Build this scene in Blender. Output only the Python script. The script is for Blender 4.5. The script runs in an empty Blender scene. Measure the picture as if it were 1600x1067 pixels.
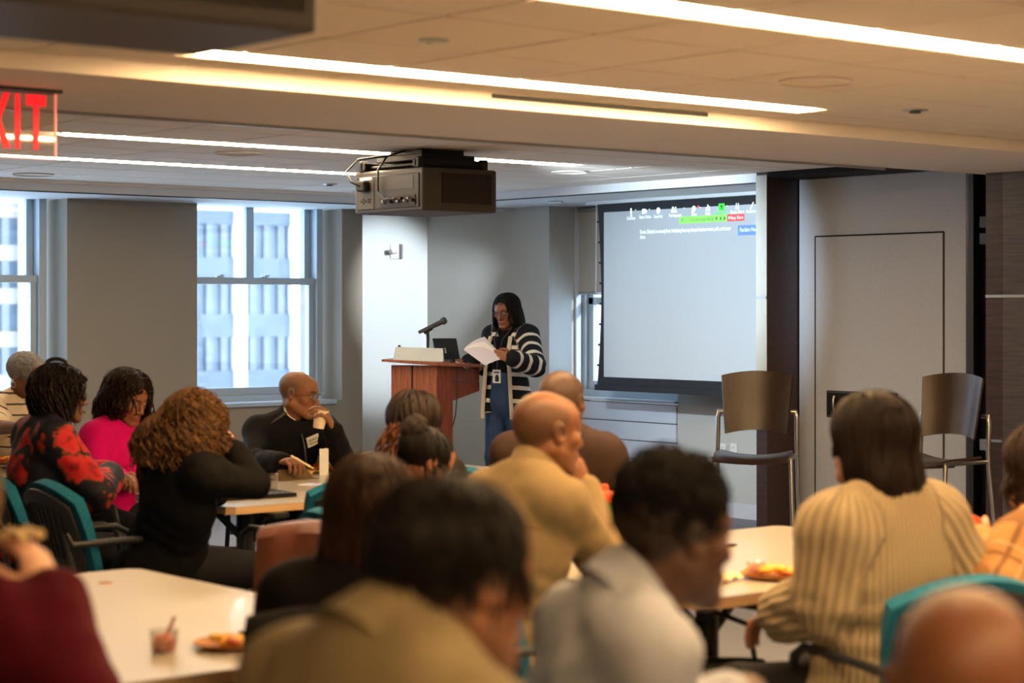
import bpy, bmesh, math, random
import numpy as np
from mathutils import Vector, Matrix, Euler

# ---------------------------------------------------------------- camera, world, sun, exposure
F, HOR, H = 3090.0, 481.5, 1.57            # focal length in px (1600 wide), horizon row, eye height
PHI = math.radians(50.5)                   # heading of the lens in room axes
CO, SI = math.cos(PHI), math.sin(PHI)
scene = bpy.context.scene
col = scene.collection
cam_d = bpy.data.cameras.new('camera')
cam = bpy.data.objects.new('camera', cam_d)
col.objects.link(cam)
cam.location = (0, 0, H)
cam.rotation_euler = (math.pi / 2, 0, PHI - math.pi / 2)
cam_d.sensor_width = 36.0
cam_d.lens = F / 1600 * 36.0
cam_d.shift_y = -(533.5 - HOR) / 1600
cam_d.clip_start, cam_d.clip_end = 0.05, 1000
cam_d.dof.use_dof = True
cam_d.dof.focus_distance = 12.8
cam_d.dof.aperture_fstop = 2.8
scene.camera = cam

world = bpy.data.worlds.new('world')
scene.world = world
world.use_nodes = True
bgn = world.node_tree.nodes['Background']
bgn.inputs[0].default_value = (0.62, 0.80, 1.0, 1)
bgn.inputs[1].default_value = 9.0

sun_d = bpy.data.lights.new('sun', 'SUN')
sun_d.energy = 6.0
sun_d.angle = math.radians(1.0)
sun_d.color = (1.0, 0.95, 0.88)
sun = bpy.data.objects.new('sun', sun_d)
col.objects.link(sun)
sun.rotation_euler = Vector((-0.36, 0.88, -0.30)).to_track_quat('-Z', 'Y').to_euler()

scene.view_settings.view_transform = 'Standard'
scene.view_settings.look = 'None'
scene.view_settings.gamma = 1.0
scene.view_settings.use_curve_mapping = False
scene.view_settings.exposure = 0.0
scene.cycles.use_denoising = True
scene.cycles.max_bounces = 10
scene.cycles.diffuse_bounces = 6
scene.cycles.transparent_max_bounces = 16
scene.cycles.sample_clamp_indirect = 8.0
scene.cycles.caustics_reflective = False
scene.cycles.caustics_refractive = False

# ---------------------------------------------------------------- measuring helpers
def RD(r, d):                                # metres right of / along the lens axis -> room x, y
    return (d * CO + r * SI, d * SI - r * CO)
def W(px, py, d):                            # picture position at depth d -> room point
    x, y = RD((px - 800) / F * d, d)
    return Vector((x, y, H - (py - HOR) / F * d))
def G(px, py, z):                            # picture position on the level z
    return W(px, py, (H - z) * F / (py - HOR))
def onX(px, py, X):
    t = (px - 800) / F
    return W(px, py, X / (CO + t * SI))
def onY(px, py, Y):
    t = (px - 800) / F
    return W(px, py, Y / (SI - t * CO))
def AZ(rel):                                 # heading, degrees to the right of the lens axis -> unit vector
    a = PHI - math.radians(rel)
    return Vector((math.cos(a), math.sin(a), 0))

rng = random.Random(7)

# ---------------------------------------------------------------- node materials
def srgb(r, g, b):
    f = lambda c: (c / 255 / 12.92) if c / 255 <= 0.04045 else ((c / 255 + 0.055) / 1.055) ** 2.4
    return (f(r), f(g), f(b), 1)
def new_mat(name):
    m = bpy.data.materials.new(name)
    m.use_nodes = True
    nt = m.node_tree
    return m, nt, nt.nodes['Principled BSDF']
def mat(name, c, rough=0.5, metal=0.0, var=0.12, scale=8.0, bump=0.0, bscale=60.0, spec=0.5, coat=0.0, stretch=None, trans=0.0, sheen=0.0):
    m, nt, b = new_mat(name)
    if len(c) == 3: c = (*c, 1)
    N, L = nt.nodes, nt.links
    tc = N.new('ShaderNodeTexCoord')
    mp = N.new('ShaderNodeMapping')
    L.new(tc.outputs['Object'], mp.inputs[0])
    if stretch: mp.inputs['Scale'].default_value = stretch
    n = N.new('ShaderNodeTexNoise'); n.inputs['Scale'].default_value = scale; n.inputs['Detail'].default_value = 5
    L.new(mp.outputs[0], n.inputs['Vector'])
    mx = N.new('ShaderNodeMix'); mx.data_type = 'RGBA'
    mx.inputs[6].default_value = tuple(v * (1 - var) for v in c[:3]) + (1,)
    mx.inputs[7].default_value = tuple(min(1, v * (1 + var)) for v in c[:3]) + (1,)
    L.new(n.outputs[0], mx.inputs[0])
    L.new(mx.outputs[2], b.inputs['Base Color'])
    b.inputs['Roughness'].default_value = rough
    b.inputs['Metallic'].default_value = metal
    b.inputs['Specular IOR Level'].default_value = spec
    b.inputs['Coat Weight'].default_value = coat
    b.inputs['Transmission Weight'].default_value = trans
    b.inputs['Sheen Weight'].default_value = sheen
    if bump:
        n2 = N.new('ShaderNodeTexNoise'); n2.inputs['Scale'].default_value = bscale; n2.inputs['Detail'].default_value = 3
        L.new(mp.outputs[0], n2.inputs['Vector'])
        bp = N.new('ShaderNodeBump'); bp.inputs['Strength'].default_value = bump; bp.inputs['Distance'].default_value = 0.004
        L.new(n2.outputs[0], bp.inputs['Height']); L.new(bp.outputs[0], b.inputs['Normal'])
    return m
def emit(name, c, s):
    m, nt, b = new_mat(name)
    b.inputs['Base Color'].default_value = (0.8, 0.8, 0.8, 1)
    b.inputs['Emission Color'].default_value = (*c[:3], 1)
    b.inputs['Emission Strength'].default_value = s
    return m
def weave(name, c1, c2, sc=260.0, rough=0.9):
    m, nt, b = new_mat(name)
    N, L = nt.nodes, nt.links
    tc = N.new('ShaderNodeTexCoord')
    facs = []
    for st in ((0.12, 0.12, 1), (1, 1, 0.12)):
        mp = N.new('ShaderNodeMapping'); mp.inputs['Scale'].default_value = st
        n = N.new('ShaderNodeTexNoise'); n.inputs['Scale'].default_value = sc; n.inputs['Detail'].default_value = 2
        L.new(tc.outputs['Object'], mp.inputs[0]); L.new(mp.outputs[0], n.inputs['Vector']); facs.append(n)
    a = N.new('ShaderNodeMath'); a.operation = 'ADD'
    L.new(facs[0].outputs[0], a.inputs[0]); L.new(facs[1].outputs[0], a.inputs[1])
    r = N.new('ShaderNodeValToRGB')
    r.color_ramp.elements[0].position = 0.75; r.color_ramp.elements[0].color = c1
    r.color_ramp.elements[1].position = 1.25; r.color_ramp.elements[1].color = c2
    mr = N.new('ShaderNodeMapRange'); mr.inputs[2].default_value = 2.0
    mr.inputs[1].default_value = 0.0; mr.inputs[3].default_value = 0; mr.inputs[4].default_value = 1
    L.new(a.outputs[0], mr.inputs[0])
    r.color_ramp.elements[0].position = 0.38; r.color_ramp.elements[1].position = 0.62
    L.new(mr.outputs[0], r.inputs[0]); L.new(r.outputs[0], b.inputs['Base Color'])
    b.inputs['Roughness'].default_value = rough
    return m
def wood(name, c1, c2, axis=2, rough=0.35, coat=0.2, sc=10.0):
    m, nt, b = new_mat(name)
    N, L = nt.nodes, nt.links
    tc = N.new('ShaderNodeTexCoord'); mp = N.new('ShaderNodeMapping')
    st = [1.0, 1.0, 1.0]; st[axis] = 0.06
    mp.inputs['Scale'].default_value = st
    L.new(tc.outputs['Object'], mp.inputs[0])
    n = N.new('ShaderNodeTexNoise'); n.inputs['Scale'].default_value = sc * 6; n.inputs['Detail'].default_value = 6
    n.inputs['Distortion'].default_value = 0.6
    L.new(mp.outputs[0], n.inputs['Vector'])
    r = N.new('ShaderNodeValToRGB')
    r.color_ramp.elements[0].position = 0.3; r.color_ramp.elements[0].color = c1
    r.color_ramp.elements[1].position = 0.7; r.color_ramp.elements[1].color = c2
    L.new(n.outputs[0], r.inputs[0]); L.new(r.outputs[0], b.inputs['Base Color'])
    b.inputs['Roughness'].default_value = rough
    b.inputs['Coat Weight'].default_value = coat
    b.inputs['Coat Roughness'].default_value = 0.25
    return m
def glass_mat(name, tint=(0.93, 0.97, 1.0), gloss=0.07, haze=0.0, hazec=(0.8, 0.88, 0.95)):
    m, nt, b = new_mat(name)
    N, L = nt.nodes, nt.links
    N.remove(b)
    out = N['Material Output']
    t = N.new('ShaderNodeBsdfTransparent'); t.inputs[0].default_value = (*tint, 1)
    g = N.new('ShaderNodeBsdfGlossy'); g.inputs['Roughness'].default_value = 0.03
    lw = N.new('ShaderNodeLayerWeight'); lw.inputs[0].default_value = 0.25
    mul = N.new('ShaderNodeMath'); mul.operation = 'MULTIPLY_ADD'
    mul.inputs[1].default_value = 0.5; mul.inputs[2].default_value = gloss
    L.new(lw.outputs['Facing'], mul.inputs[0])
    cl = N.new('ShaderNodeClamp'); cl.inputs[2].default_value = 0.5
    L.new(mul.outputs[0], cl.inputs[0])
    mx = N.new('ShaderNodeMixShader')
    L.new(cl.outputs[0], mx.inputs[0]); L.new(t.outputs[0], mx.inputs[1]); L.new(g.outputs[0], mx.inputs[2])
    last = mx
    if haze:
        tl = N.new('ShaderNodeBsdfTranslucent'); tl.inputs[0].default_value = (*hazec, 1)
        no = N.new('ShaderNodeTexNoise'); no.inputs['Scale'].default_value = 6; no.inputs['Detail'].default_value = 8
        tc = N.new('ShaderNodeTexCoord'); L.new(tc.outputs['Object'], no.inputs['Vector'])
        mm = N.new('ShaderNodeMath'); mm.operation = 'MULTIPLY'; mm.inputs[1].default_value = haze
        L.new(no.outputs[0], mm.inputs[0])
        m2 = N.new('ShaderNodeMixShader')
        L.new(mm.outputs[0], m2.inputs[0]); L.new(mx.outputs[0], m2.inputs[1]); L.new(tl.outputs[0], m2.inputs[2])
        last = m2
    L.new(last.outputs[0], out.inputs['Surface'])
    return m

# ---------------------------------------------------------------- mesh helpers
class MB:
    """collects shapes; build() links them as one mesh object"""
    def __init__(s): s.v = []; s.f = []; s.sm = []
    def add(s, vs, fs, smooth=False):
        o = len(s.v); s.v += [tuple(p) for p in vs]
        s.f += [tuple(i + o for i in f) for f in fs]; s.sm += [smooth] * len(fs)
        return s
    def bm(s, b, smooth=False, M=None):
        b.verts.ensure_lookup_table(); b.verts.index_update()
        vs = [(M @ v.co) if M else v.co for v in b.verts]
        s.add(vs, [[v.index for v in f.verts] for f in b.faces], smooth); b.free(); return s
    def box(s, x0, x1, y0, y1, z0, z1, bev=0.0, M=None, seg=1):
        b = bmesh.new()
        bmesh.ops.create_cube(b, size=1)
        for v in b.verts:
            v.co = Vector((x0 + (v.co.x + .5) * (x1 - x0), y0 + (v.co.y + .5) * (y1 - y0), z0 + (v.co.z + .5) * (z1 - z0)))
        if bev: bmesh.ops.bevel(b, geom=b.edges[:], offset=bev, segments=seg, affect='EDGES', profile=0.5)
        return s.bm(b, False, M)
    def tube(s, pts, r, n=8, cap=True):
        pts = [Vector(p) for p in pts]
        rs = r if isinstance(r, (list, tuple)) else [r] * len(pts)
        vs, fs = [], []
        up = None
        for i, p in enumerate(pts):
            t = (pts[min(i + 1, len(pts) - 1)] - pts[max(i - 1, 0)]).normalized()
            if up is None:
                up = t.orthogonal().normalized()
            else:
                up = (up - t * up.dot(t))
                up = up.normalized() if up.length > 1e-6 else t.orthogonal().normalized()
            sd = t.cross(up)
            for k in range(n):
                a = 2 * math.pi * k / n
                vs.append(p + (up * math.cos(a) + sd * math.sin(a)) * rs[i])
        for i in range(len(pts) - 1):
            for k in range(n):
                fs.append((i * n + k, i * n + (k + 1) % n, (i + 1) * n + (k + 1) % n, (i + 1) * n + k))
        if cap:
            fs.append(tuple(range(n - 1, -1, -1)))
            e = (len(pts) - 1) * n
            fs.append(tuple(range(e, e + n)))
        return s.add(vs, fs, True)
    def lathe(s, prof, n=20, c=(0, 0, 0), cap=True, M=None):
        vs, fs = [], []
        for r, z in prof:
            for k in range(n):
                a = 2 * math.pi * k / n
                p = Vector((c[0] + r * math.cos(a), c[1] + r * math.sin(a), c[2] + z))
                vs.append(M @ p if M else p)
        for i in range(len(prof) - 1):
            for k in range(n):
                fs.append((i * n + k, i * n + (k + 1) % n, (i + 1) * n + (k + 1) % n, (i + 1) * n + k))
        if cap:
            fs.append(tuple(range(n - 1, -1, -1)))
            e = (len(prof) - 1) * n
            fs.append(tuple(range(e, e + n)))
        return s.add(vs, fs, True)
    def prism(s, poly, z0, z1, M=None):
        n = len(poly)
        vs = [Vector((x, y, z0)) for x, y in poly] + [Vector((x, y, z1)) for x, y in poly]
        if M: vs = [M @ v for v in vs]
        fs = [tuple(range(n - 1, -1, -1)), tuple(range(n, 2 * n))]
        fs += [(i, (i + 1) % n, n + (i + 1) % n, n + i) for i in range(n)]
        return s.add(vs, fs)
    def sheet(s, fn, nu, nv, th):
        """solid shell: fn(u,v) -> point, thickness th along the normal"""
        P = [[Vector(fn(i / nu, j / nv)) for j in range(nv + 1)] for i in range(nu + 1)]
        vs = []
        for sg in (0.5, -0.5):
            for i in range(nu + 1):
                for j in range(nv + 1):
                    du = P[min(i + 1, nu)][j] - P[max(i - 1, 0)][j]
                    dv = P[i][min(j + 1, nv)] - P[i][max(j - 1, 0)]
                    n = du.cross(dv).normalized()
                    vs.append(P[i][j] + n * th * sg)
        q = (nu + 1) * (nv + 1)
        ix = lambda i, j: i * (nv + 1) + j
        fs = []
        for i in range(nu):
            for j in range(nv):
                a = (ix(i, j), ix(i + 1, j), ix(i + 1, j + 1), ix(i, j + 1))
                fs.append(a); fs.append(tuple(k + q for k in reversed(a)))
        for i in range(nu):
            for j, fl in ((0, True), (nv, False)):
                a = (ix(i, j), ix(i + 1, j), ix(i + 1, j) + q, ix(i, j) + q)
                fs.append(a[::-1] if fl else a)
        for j in range(nv):
            for i, fl in ((0, False), (nu, True)):
                a = (ix(i, j), ix(i, j + 1), ix(i, j + 1) + q, ix(i, j) + q)
                fs.append(a[::-1] if fl else a)
        return s.add(vs, fs, True)
    def build(s, name, m, parent=None, off=None, fix=True):
        me = bpy.data.meshes.new(name)
        vs = [(v[0] - off[0], v[1] - off[1], v[2] - off[2]) for v in s.v] if off is not None else s.v
        me.from_pydata(vs, [], s.f)
        me.polygons.foreach_set('use_smooth', s.sm)
        if fix:
            b = bmesh.new(); b.from_mesh(me); bmesh.ops.recalc_face_normals(b, faces=b.faces); b.to_mesh(me); b.free()
        me.update()
        if any(s.sm):
            try: me.set_sharp_from_angle(angle=math.radians(45))
            except Exception: pass
        if m: me.materials.append(m)
        return link(name, me, parent)
def link(name, me, parent=None):
    o = bpy.data.objects.new(name, me)
    col.objects.link(o)
    if parent: o.parent = parent
    return o
def tag(o, label=None, cat=None, group=None, kind=None):
    if label: o['label'] = label
    if cat: o['category'] = cat
    if group: o['group'] = group
    if kind: o['kind'] = kind
    return o
def thing(name, loc, label, cat, rz=0.0, group=None):
    e = bpy.data.objects.new(name, None)
    e.empty_display_size = 0.05
    col.objects.link(e)
    e.location = loc; e.rotation_euler = (0, 0, rz)
    return tag(e, label, cat, group)
def struct(name, mb, m, parent=None, label=None):
    o = mb.build(name, m, parent)
    if parent is None: o['kind'] = 'structure'
    if label: o['label'] = label
    return o
def copy_tree(o, parent=None):
    c = o.copy(); col.objects.link(c); c.parent = parent
    for ch in list(o.children): copy_tree(ch, c)
    return c
def text_mesh(body, size, M, m, name, parent, off, depth=0.001, align='CENTER', width=1.0, bold=0.0, space=1.0):
    cu = bpy.data.curves.new(name, 'FONT')
    cu.body = body; cu.size = size; cu.align_x = align; cu.align_y = 'CENTER'; cu.extrude = depth; cu.offset = bold; cu.space_character = space
    cu.resolution_u = 2
    o = bpy.data.objects.new(name, cu)
    dg = bpy.context.evaluated_depsgraph_get()
    col.objects.link(o)
    dg.update()
    me = bpy.data.meshes.new_from_object(o.evaluated_get(dg))
    bpy.data.objects.remove(o); bpy.data.curves.remove(cu)
    T = Matrix.Translation(-Vector(off)) @ M @ Matrix.Diagonal((width, 1, 1, 1))
    me.transform(T)
    me.materials.clear(); me.materials.append(m)
    return link(name, me, parent)
def frame(o, x, y, z=None):
    """matrix with origin o, x and y axes"""
    x = Vector(x).normalized(); y = Vector(y); y = (y - x * y.dot(x)).normalized()
    z = x.cross(y)
    return Matrix(((x.x, y.x, z.x, o[0]), (x.y, y.y, z.y, o[1]), (x.z, y.z, z.z, o[2]), (0, 0, 0, 1)))
# ---------------------------------------------------------------- shared materials
M = {}
M['wall'] = mat('painted_wall', srgb(142, 134, 122), 0.85, var=0.03, scale=3, bump=0.03, bscale=180)
M['wallgrey'] = mat('grey_wall_paint', srgb(188, 190, 186), 0.8, var=0.02, scale=3)
M['wallwhite'] = mat('white_wall_paint', srgb(214, 218, 216), 0.8, var=0.02, scale=3)
M['beam'] = mat('ceiling_paint', srgb(238, 230, 222), 0.85, var=0.03, scale=2)
M['tile'] = mat('ceiling_tile', srgb(240, 231, 220), 0.9, var=0.04, scale=30, bump=0.25, bscale=220)
M['grid'] = mat('ceiling_void', srgb(50, 44, 40), 0.9)
M['soffit'] = mat('soffit_paint', srgb(214, 218, 222), 0.7, var=0.03)
M['black_line'] = mat('black_track', srgb(30, 30, 32), 0.5)
M['alu'] = mat('aluminium', srgb(190, 194, 198), 0.3, 0.9, var=0.05)
M['frame'] = mat('window_frame', srgb(172, 186, 196), 0.45, 0.2, var=0.04)
M['carpet'] = mat('carpet', srgb(134, 136, 146), 1.0, var=0.5, scale=140, bump=0.6, bscale=300)
M['base'] = mat('baseboard_paint', srgb(206, 212, 220), 0.5, var=0.03)
M['slat'] = mat('radiator_cover_paint', srgb(206, 214, 226), 0.45, var=0.03)
M['dwood'] = wood('dark_veneer', srgb(44, 27, 24), srgb(72, 46, 40), axis=1, rough=0.35, coat=0.15)
M['dwood_lit'] = wood('bluish_lit_veneer', srgb(66, 62, 66), srgb(92, 84, 84), axis=1, rough=0.3, coat=0.3)  # same timber, with cold reflected light mixed into a lighter, greyer colour
M['void'] = mat('black_void', srgb(16, 14, 13), 0.9)
M['panel'] = weave('partition_fabric', srgb(176, 182, 192), srgb(200, 205, 213), 900)
M['glass'] = glass_mat('window_glass', haze=0.05)
M['black'] = mat('black_plastic', srgb(24, 24, 26), 0.45, var=0.1)
M['dgrey'] = mat('dark_grey_plastic', srgb(58, 60, 64), 0.5, var=0.1)
M['chrome'] = mat('brushed_steel', srgb(176, 178, 182), 0.28, 1.0, var=0.06)
M['white'] = mat('white_paper', srgb(236, 236, 234), 0.7, var=0.02)
M['strip'] = emit('lit_diffuser', (1.0, 0.635, 0.295), 80.0)
M['stripfar'] = emit('lit_diffuser_far', (1.0, 0.77, 0.50), 46.0)

ZN, ZF, ZB = 2.42, 2.46, 2.36               # near ceiling, far ceiling, underside of the beam
YB0, YB1 = 6.07, 7.25                       # beam
YW, YBR, XG, XS = 13.38, 13.85, 10.456, 10.72

# floor
struct('floor', MB().box(-4, 11.4, -2.5, 14.3, -0.1, 0), M['carpet'])

# ceilings with a grid of tiles
def ceiling_tiles(parent, z, xs, ys, holes, mt):
    meshes = {}
    for i in range(len(xs) - 1):
        for j in range(len(ys) - 1):
            sx, sy = round(xs[i + 1] - xs[i], 3), round(ys[j + 1] - ys[j], 3)
            if sx < 0.05 or sy < 0.05: continue
            key = (sx, sy)
            if key not in meshes:
                g = 0.009
                mb = MB().box(g, sx - g, g, sy - g, 0, 0.02, bev=0.003)
                o = mb.build('ceiling_tile', mt, parent)
                meshes[key] = o.data
            else:
                o = link('ceiling_tile', meshes[key], parent)
            o.location = (xs[i], ys[j], z)
ceil_n = struct('ceiling', MB().box(-4, 11.4, -2.5, YB0 + 0.05, ZN + 0.021, ZN + 0.12), M['grid'])
xsn = [1.71 + 0.6 * k for k in range(15)]
ceiling_tiles(ceil_n, ZN, xsn, [-2.5, 1.57, 2.17, 2.77, 3.37, 3.97], 0, M['tile'])
ceiling_tiles(ceil_n, ZN, xsn, [4.14, 4.57, 5.17, 5.68], 0, M['tile'])
ceiling_tiles(ceil_n, ZN, xsn, [5.85, YB0], 0, M['tile'])
ceiling_tiles(ceil_n, ZN, [6.43] + xsn[8:], [5.68, 5.85], 0, M['tile'])
ceiling_tiles(ceil_n, ZN, [1.71, 2.31, 2.91, 3.39], [5.68, 5.85], 0, M['tile'])
ceiling_tiles(ceil_n, ZN, [10.11, 11.31], [3.97, 4.14], 0, M['tile'])
ceiling_tiles(ceil_n, ZN, [1.71, 2.31, 2.85], [3.97, 4.14], 0, M['tile'])
struct('ceiling', MB().box(-4, 1.71, -2.5, YB0, ZN, ZN + 0.021), M['tile'])
ceil_f = struct('ceiling', MB().box(-4, 11.4, YB1 - 0.05, 14.3, ZF + 0.021, ZF + 0.12), M['grid'])
xsf = [2.56 + 0.6 * k for k in range(15)]
ceiling_tiles(ceil_f, ZF, xsf, [YB1, 7.98, 8.58, 9.19], 0, M['tile'])
ceiling_tiles(ceil_f, ZF, xsf, [9.36, 9.9, 10.3, 10.71], 0, M['tile'])
ceiling_tiles(ceil_f, ZF, xsf, [10.88, 11.4, 12.0, 12.6], 0, M['tile'])
ceiling_tiles(ceil_f, ZF, [8.15] + xsf[10:], [9.19, 9.36], 0, M['tile'])
ceiling_tiles(ceil_f, ZF, [8.15] + xsf[10:], [10.71, 10.88], 0, M['tile'])
struct('ceiling', MB().box(-4, 2.56, YB1, 12.6, ZF, ZF + 0.021), M['tile'])
# beam between them, shadow gap and metal angle on its far edge
trim1 = struct('trim_1', MB().box(-4, 11.4, YB0, YB1, ZB, 2.6), M['beam'])
MB().box(-4, 8.7, YB1, YB1 + 0.012, ZB - 0.012, ZB + 0.012).build('metal_angle', M['alu'], trim1)
MB().box(4.9, 6.1, YB0 - 0.004, YB0, ZN - 0.022, ZN - 0.004).build('slot_diffuser', M['black_line'], trim1)

# linear ceiling lights
def linear_light(y, xs, z, mt, label, w=0.058):
    t = thing('linear_ceiling_light', (xs[0], y, z), label, 'ceiling light', group='linear ceiling lights')
    MB().box(0, xs[-1] - xs[0], -w, w, 0.012, 0.06).build('housing', M['alu'], t)
    for a, b in zip(xs, xs[1:]):
        MB().box(a - xs[0] + 0.016, b - xs[0] - 0.016, -w + 0.004, w - 0.004, -0.003, 0.012).build('diffuser', mt, t)
linear_light(4.055, [2.86, 4.01, 5.16, 6.36, 7.56, 8.9, 10.11], ZN, M['strip'], 'warm linear ceiling light nearest the camera, top right, running out of frame')
linear_light(5.765, [3.40, 4.11, 5.30, 6.42], ZN, M['strip'], 'warm linear ceiling light in front of the beam, ending above the fabric door')
linear_light(9.275, [4.67, 5.62, 6.9, 8.13], ZF, M['stripfar'], 'thin warm ceiling light line passing just behind the hanging projector', 0.048)
linear_light(10.795, [3.0, 4.3, 5.55, 6.85, 8.13], ZF, M['stripfar'], 'farthest thin warm ceiling light line, nearest the window soffit', 0.048)
linear_light(2.2, [2.3, 3.5, 4.7, 5.9], ZN, M['strip'], 'warm linear ceiling light overhead, out of frame')
linear_light(0.2, [-1.3, -0.1, 1.1, 2.3, 3.5, 4.7], ZN, M['strip'], 'warm linear ceiling light behind the camera')

# soffits along the window wall and the screen wall
trim2 = struct('trim_2', MB().box(-4, 11.4, 12.67, 14.3, 2.383, 2.6), M['soffit'])
MB().box(-4, 10.2, 12.665, 12.72, 2.378, 2.384).build('track', M['black_line'], trim2)
MB().box(-4, 9.9, 12.6, 12.67, 2.44, 2.6).build('cornice', M['beam'], trim2)
trim3 = struct('trim_3', MB().box(9.55, 11.4, 9.0, 12.7, 2.40, 2.6), M['soffit'])
MB().box(9.55, 9.6, 9.0, 12.67, 2.395, 2.401).build('track', M['black_line'], trim3)

# window wall
def wall(name, x0, x1, y0, y1, z0, z1, m=None): return struct(name, MB().box(x0, x1, y0, y1, z0, z1), m or M['wall'])
ZSL = 0.82
wall('wall_left', -4, 4.6, YW, 14.0, 0, 2.5)
wall('wall_left', 6.765, 7.867, YW, 14.0, 0, 2.5)
wall('wall_left', 9.225, 9.43, YW, 14.0, 0, 2.5)
wall('wall_left', 4.6, 6.765, YW, 14.0, 0, ZSL)
wall('wall_left', 7.867, 9.225, YW, 14.0, 0, ZSL)
wall('wall_left', 9.43, 11.2, YBR, 14.2, 0, 2.5, M['wallwhite'])
baseb = struct('baseboard_left', MB().box(-4, 9.43, YW - 0.015, YW, 0, 0.11), M['base'])
# right / screen wall
wall('wall_right', XG, 11.2, 12.21, YBR, 0, 2.5, M['wallgrey'])
wall('wall_right', XS, 11.2, 9.0, 10.99, 0, 2.5, M['wallgrey'])
wall('wall_right', XS + 0.03, 11.2, 10.99, 12.21, 0, 0.80)
struct('baseboard_right', MB().box(XS - 0.015, XS, 9.0, 10.99, 0, 0.11), M['base'])
# walls out of view that close the room
wall('wall_back', -4.2, 11.4, -2.7, -2.5, 0, 2.6)
wall('wall_west', -4.2, -4, -2.5, 14.0, 0, 2.6)

def window(n, x0, x1, y, z0, z1, zmeet, mull, label):
    """double-hung window in the wall along x"""
    d = 0.05
    mb = MB()
    mb.box(x0, x0 + 0.06, y - 0.04, y + 0.14, z0, z1, 0.004).box(x1 - 0.06, x1, y - 0.04, y + 0.14, z0, z1, 0.004)
    mb.box(x0, x1, y - 0.04, y + 0.14, z1 - 0.05, z1, 0.004).box(x0, x1, y - 0.06, y + 0.14, z0, z0 + 0.05, 0.004)
    w = struct('window_%d' % n, mb, M['frame'], label=label)
    a, b = x0 + 0.06, x1 - 0.06
    # lower sash (inner), upper sash (outer)
    lo = MB()
    lo.box(a, a + 0.05, y, y + d, z0 + 0.05, zmeet, 0.003).box(b - 0.05, b, y, y + d, z0 + 0.05, zmeet, 0.003)
    lo.box(a, b, y - 0.005, y + d, z0 + 0.05, z0 + 0.115, 0.003).box(a, b, y - 0.01, y + d, zmeet - 0.055, zmeet, 0.003)
    lo = lo.build('lower_sash', M['frame'], w)
    MB().box(a + 0.05, b - 0.05, y + 0.02, y + 0.026, z0 + 0.115, zmeet - 0.055).build('pane', M['glass'], lo)
    up = MB()
    yy = y + 0.06
    up.box(a, a + 0.055, yy, yy + d, zmeet - 0.04, z1 - 0.05, 0.003).box(b - 0.055, b, yy, yy + d, zmeet - 0.04, z1 - 0.05, 0.003)
    up.box(a, b, yy, yy + d, zmeet - 0.05, zmeet, 0.003)
    if mull: up.box(mull - 0.035, mull + 0.035, yy, yy + d, zmeet, z1 - 0.05, 0.003)
    up = up.build('upper_sash', M['frame'], w)
    for p, q in (((a + 0.055, mull - 0.035), (mull + 0.035, b - 0.055)) if mull else ((a + 0.055, b - 0.055),)) if mull else (((a + 0.055, b - 0.055)),):
        MB().box(p, q, yy + 0.02, yy + 0.026, zmeet, z1 - 0.05).build('pane', M['glass'], up)
    for k in (0.28, 0.62):
        xx = a + (b - a) * k
        MB().box(xx - 0.03, xx + 0.03, y, y + 0.03, zmeet, zmeet + 0.012, 0.003).box(xx, xx + 0.05, y + 0.01, y + 0.02, zmeet + 0.012, zmeet + 0.022, 0.002).build('latch', M['alu'], w)
    MB().box(x0 - 0.0, x1 + 0.0, YW - 0.025, y - 0.04, z0 - 0.03, z0 + 0.005, 0.005).build('window_sill', M['frame'], w)
    return w
window(1, 4.62, 6.70, 13.62, ZSL, 2.5, 1.816, 0, 'double-hung aluminium window at the left edge of the room')
window(2, 7.80, 9.16, 13.60, ZSL, 2.5, 1.816, onY(389, 400, 13.68).x, 'double-hung aluminium window behind the man drinking from a cup')
# reveals of window 2 and 1 on the right side
# window behind the projection screen (in the wall along y)
def window_y(n, X, y0, y1, z0, z1, label):
    mb = MB()
    mb.box(X, X + 0.14, y1 - 0.06, y1, z0, z1, 0.004).box(X, X + 0.14, y0, y0 + 0.06, z0, z1, 0.004)
    mb.box(X - 0.02, X + 0.14, y0, y1, z0, z0 + 0.06, 0.004).box(X, X + 0.14, y0, y1, z1 - 0.05, z1, 0.004)
    w = struct('window_%d' % n, mb, M['frame'], label=label)
    sash = MB()
    for a, b in ((y0 + 0.06, y0 + 0.12), (y1 - 0.12, y1 - 0.06)): sash.box(X + 0.03, X + 0.08, a, b, z0 + 0.06, z1 - 0.05, 0.003)
    sash.box(X + 0.03, X + 0.08, y0 + 0.06, y1 - 0.06, 1.6, 1.66, 0.003)
    sash.box(X + 0.025, X + 0.08, y0 + 0.06, y1 - 0.06, z0 + 0.06, z0 + 0.13, 0.003)
    sash = sash.build('sash', M['frame'], w)
    MB().box(X + 0.05, X + 0.056, y0 + 0.12, y1 - 0.12, z0 + 0.13, 1.6).build('pane', M['glass'], sash)
    MB().box(X + 0.05, X + 0.056, y0 + 0.12, y1 - 0.12, 1.66, z1 - 0.05).build('pane', M['glass'], sash)
    return w
w3 = window_y(3, 10.80, 10.99, 12.21, 0.845, 2.5, 'window half hidden behind the projection screen')
MB().box(XS - 0.03, 10.80, 10.99, 12.21, 0.825, 0.85, 0.004).build('window_sill', M['base'], w3)
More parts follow.
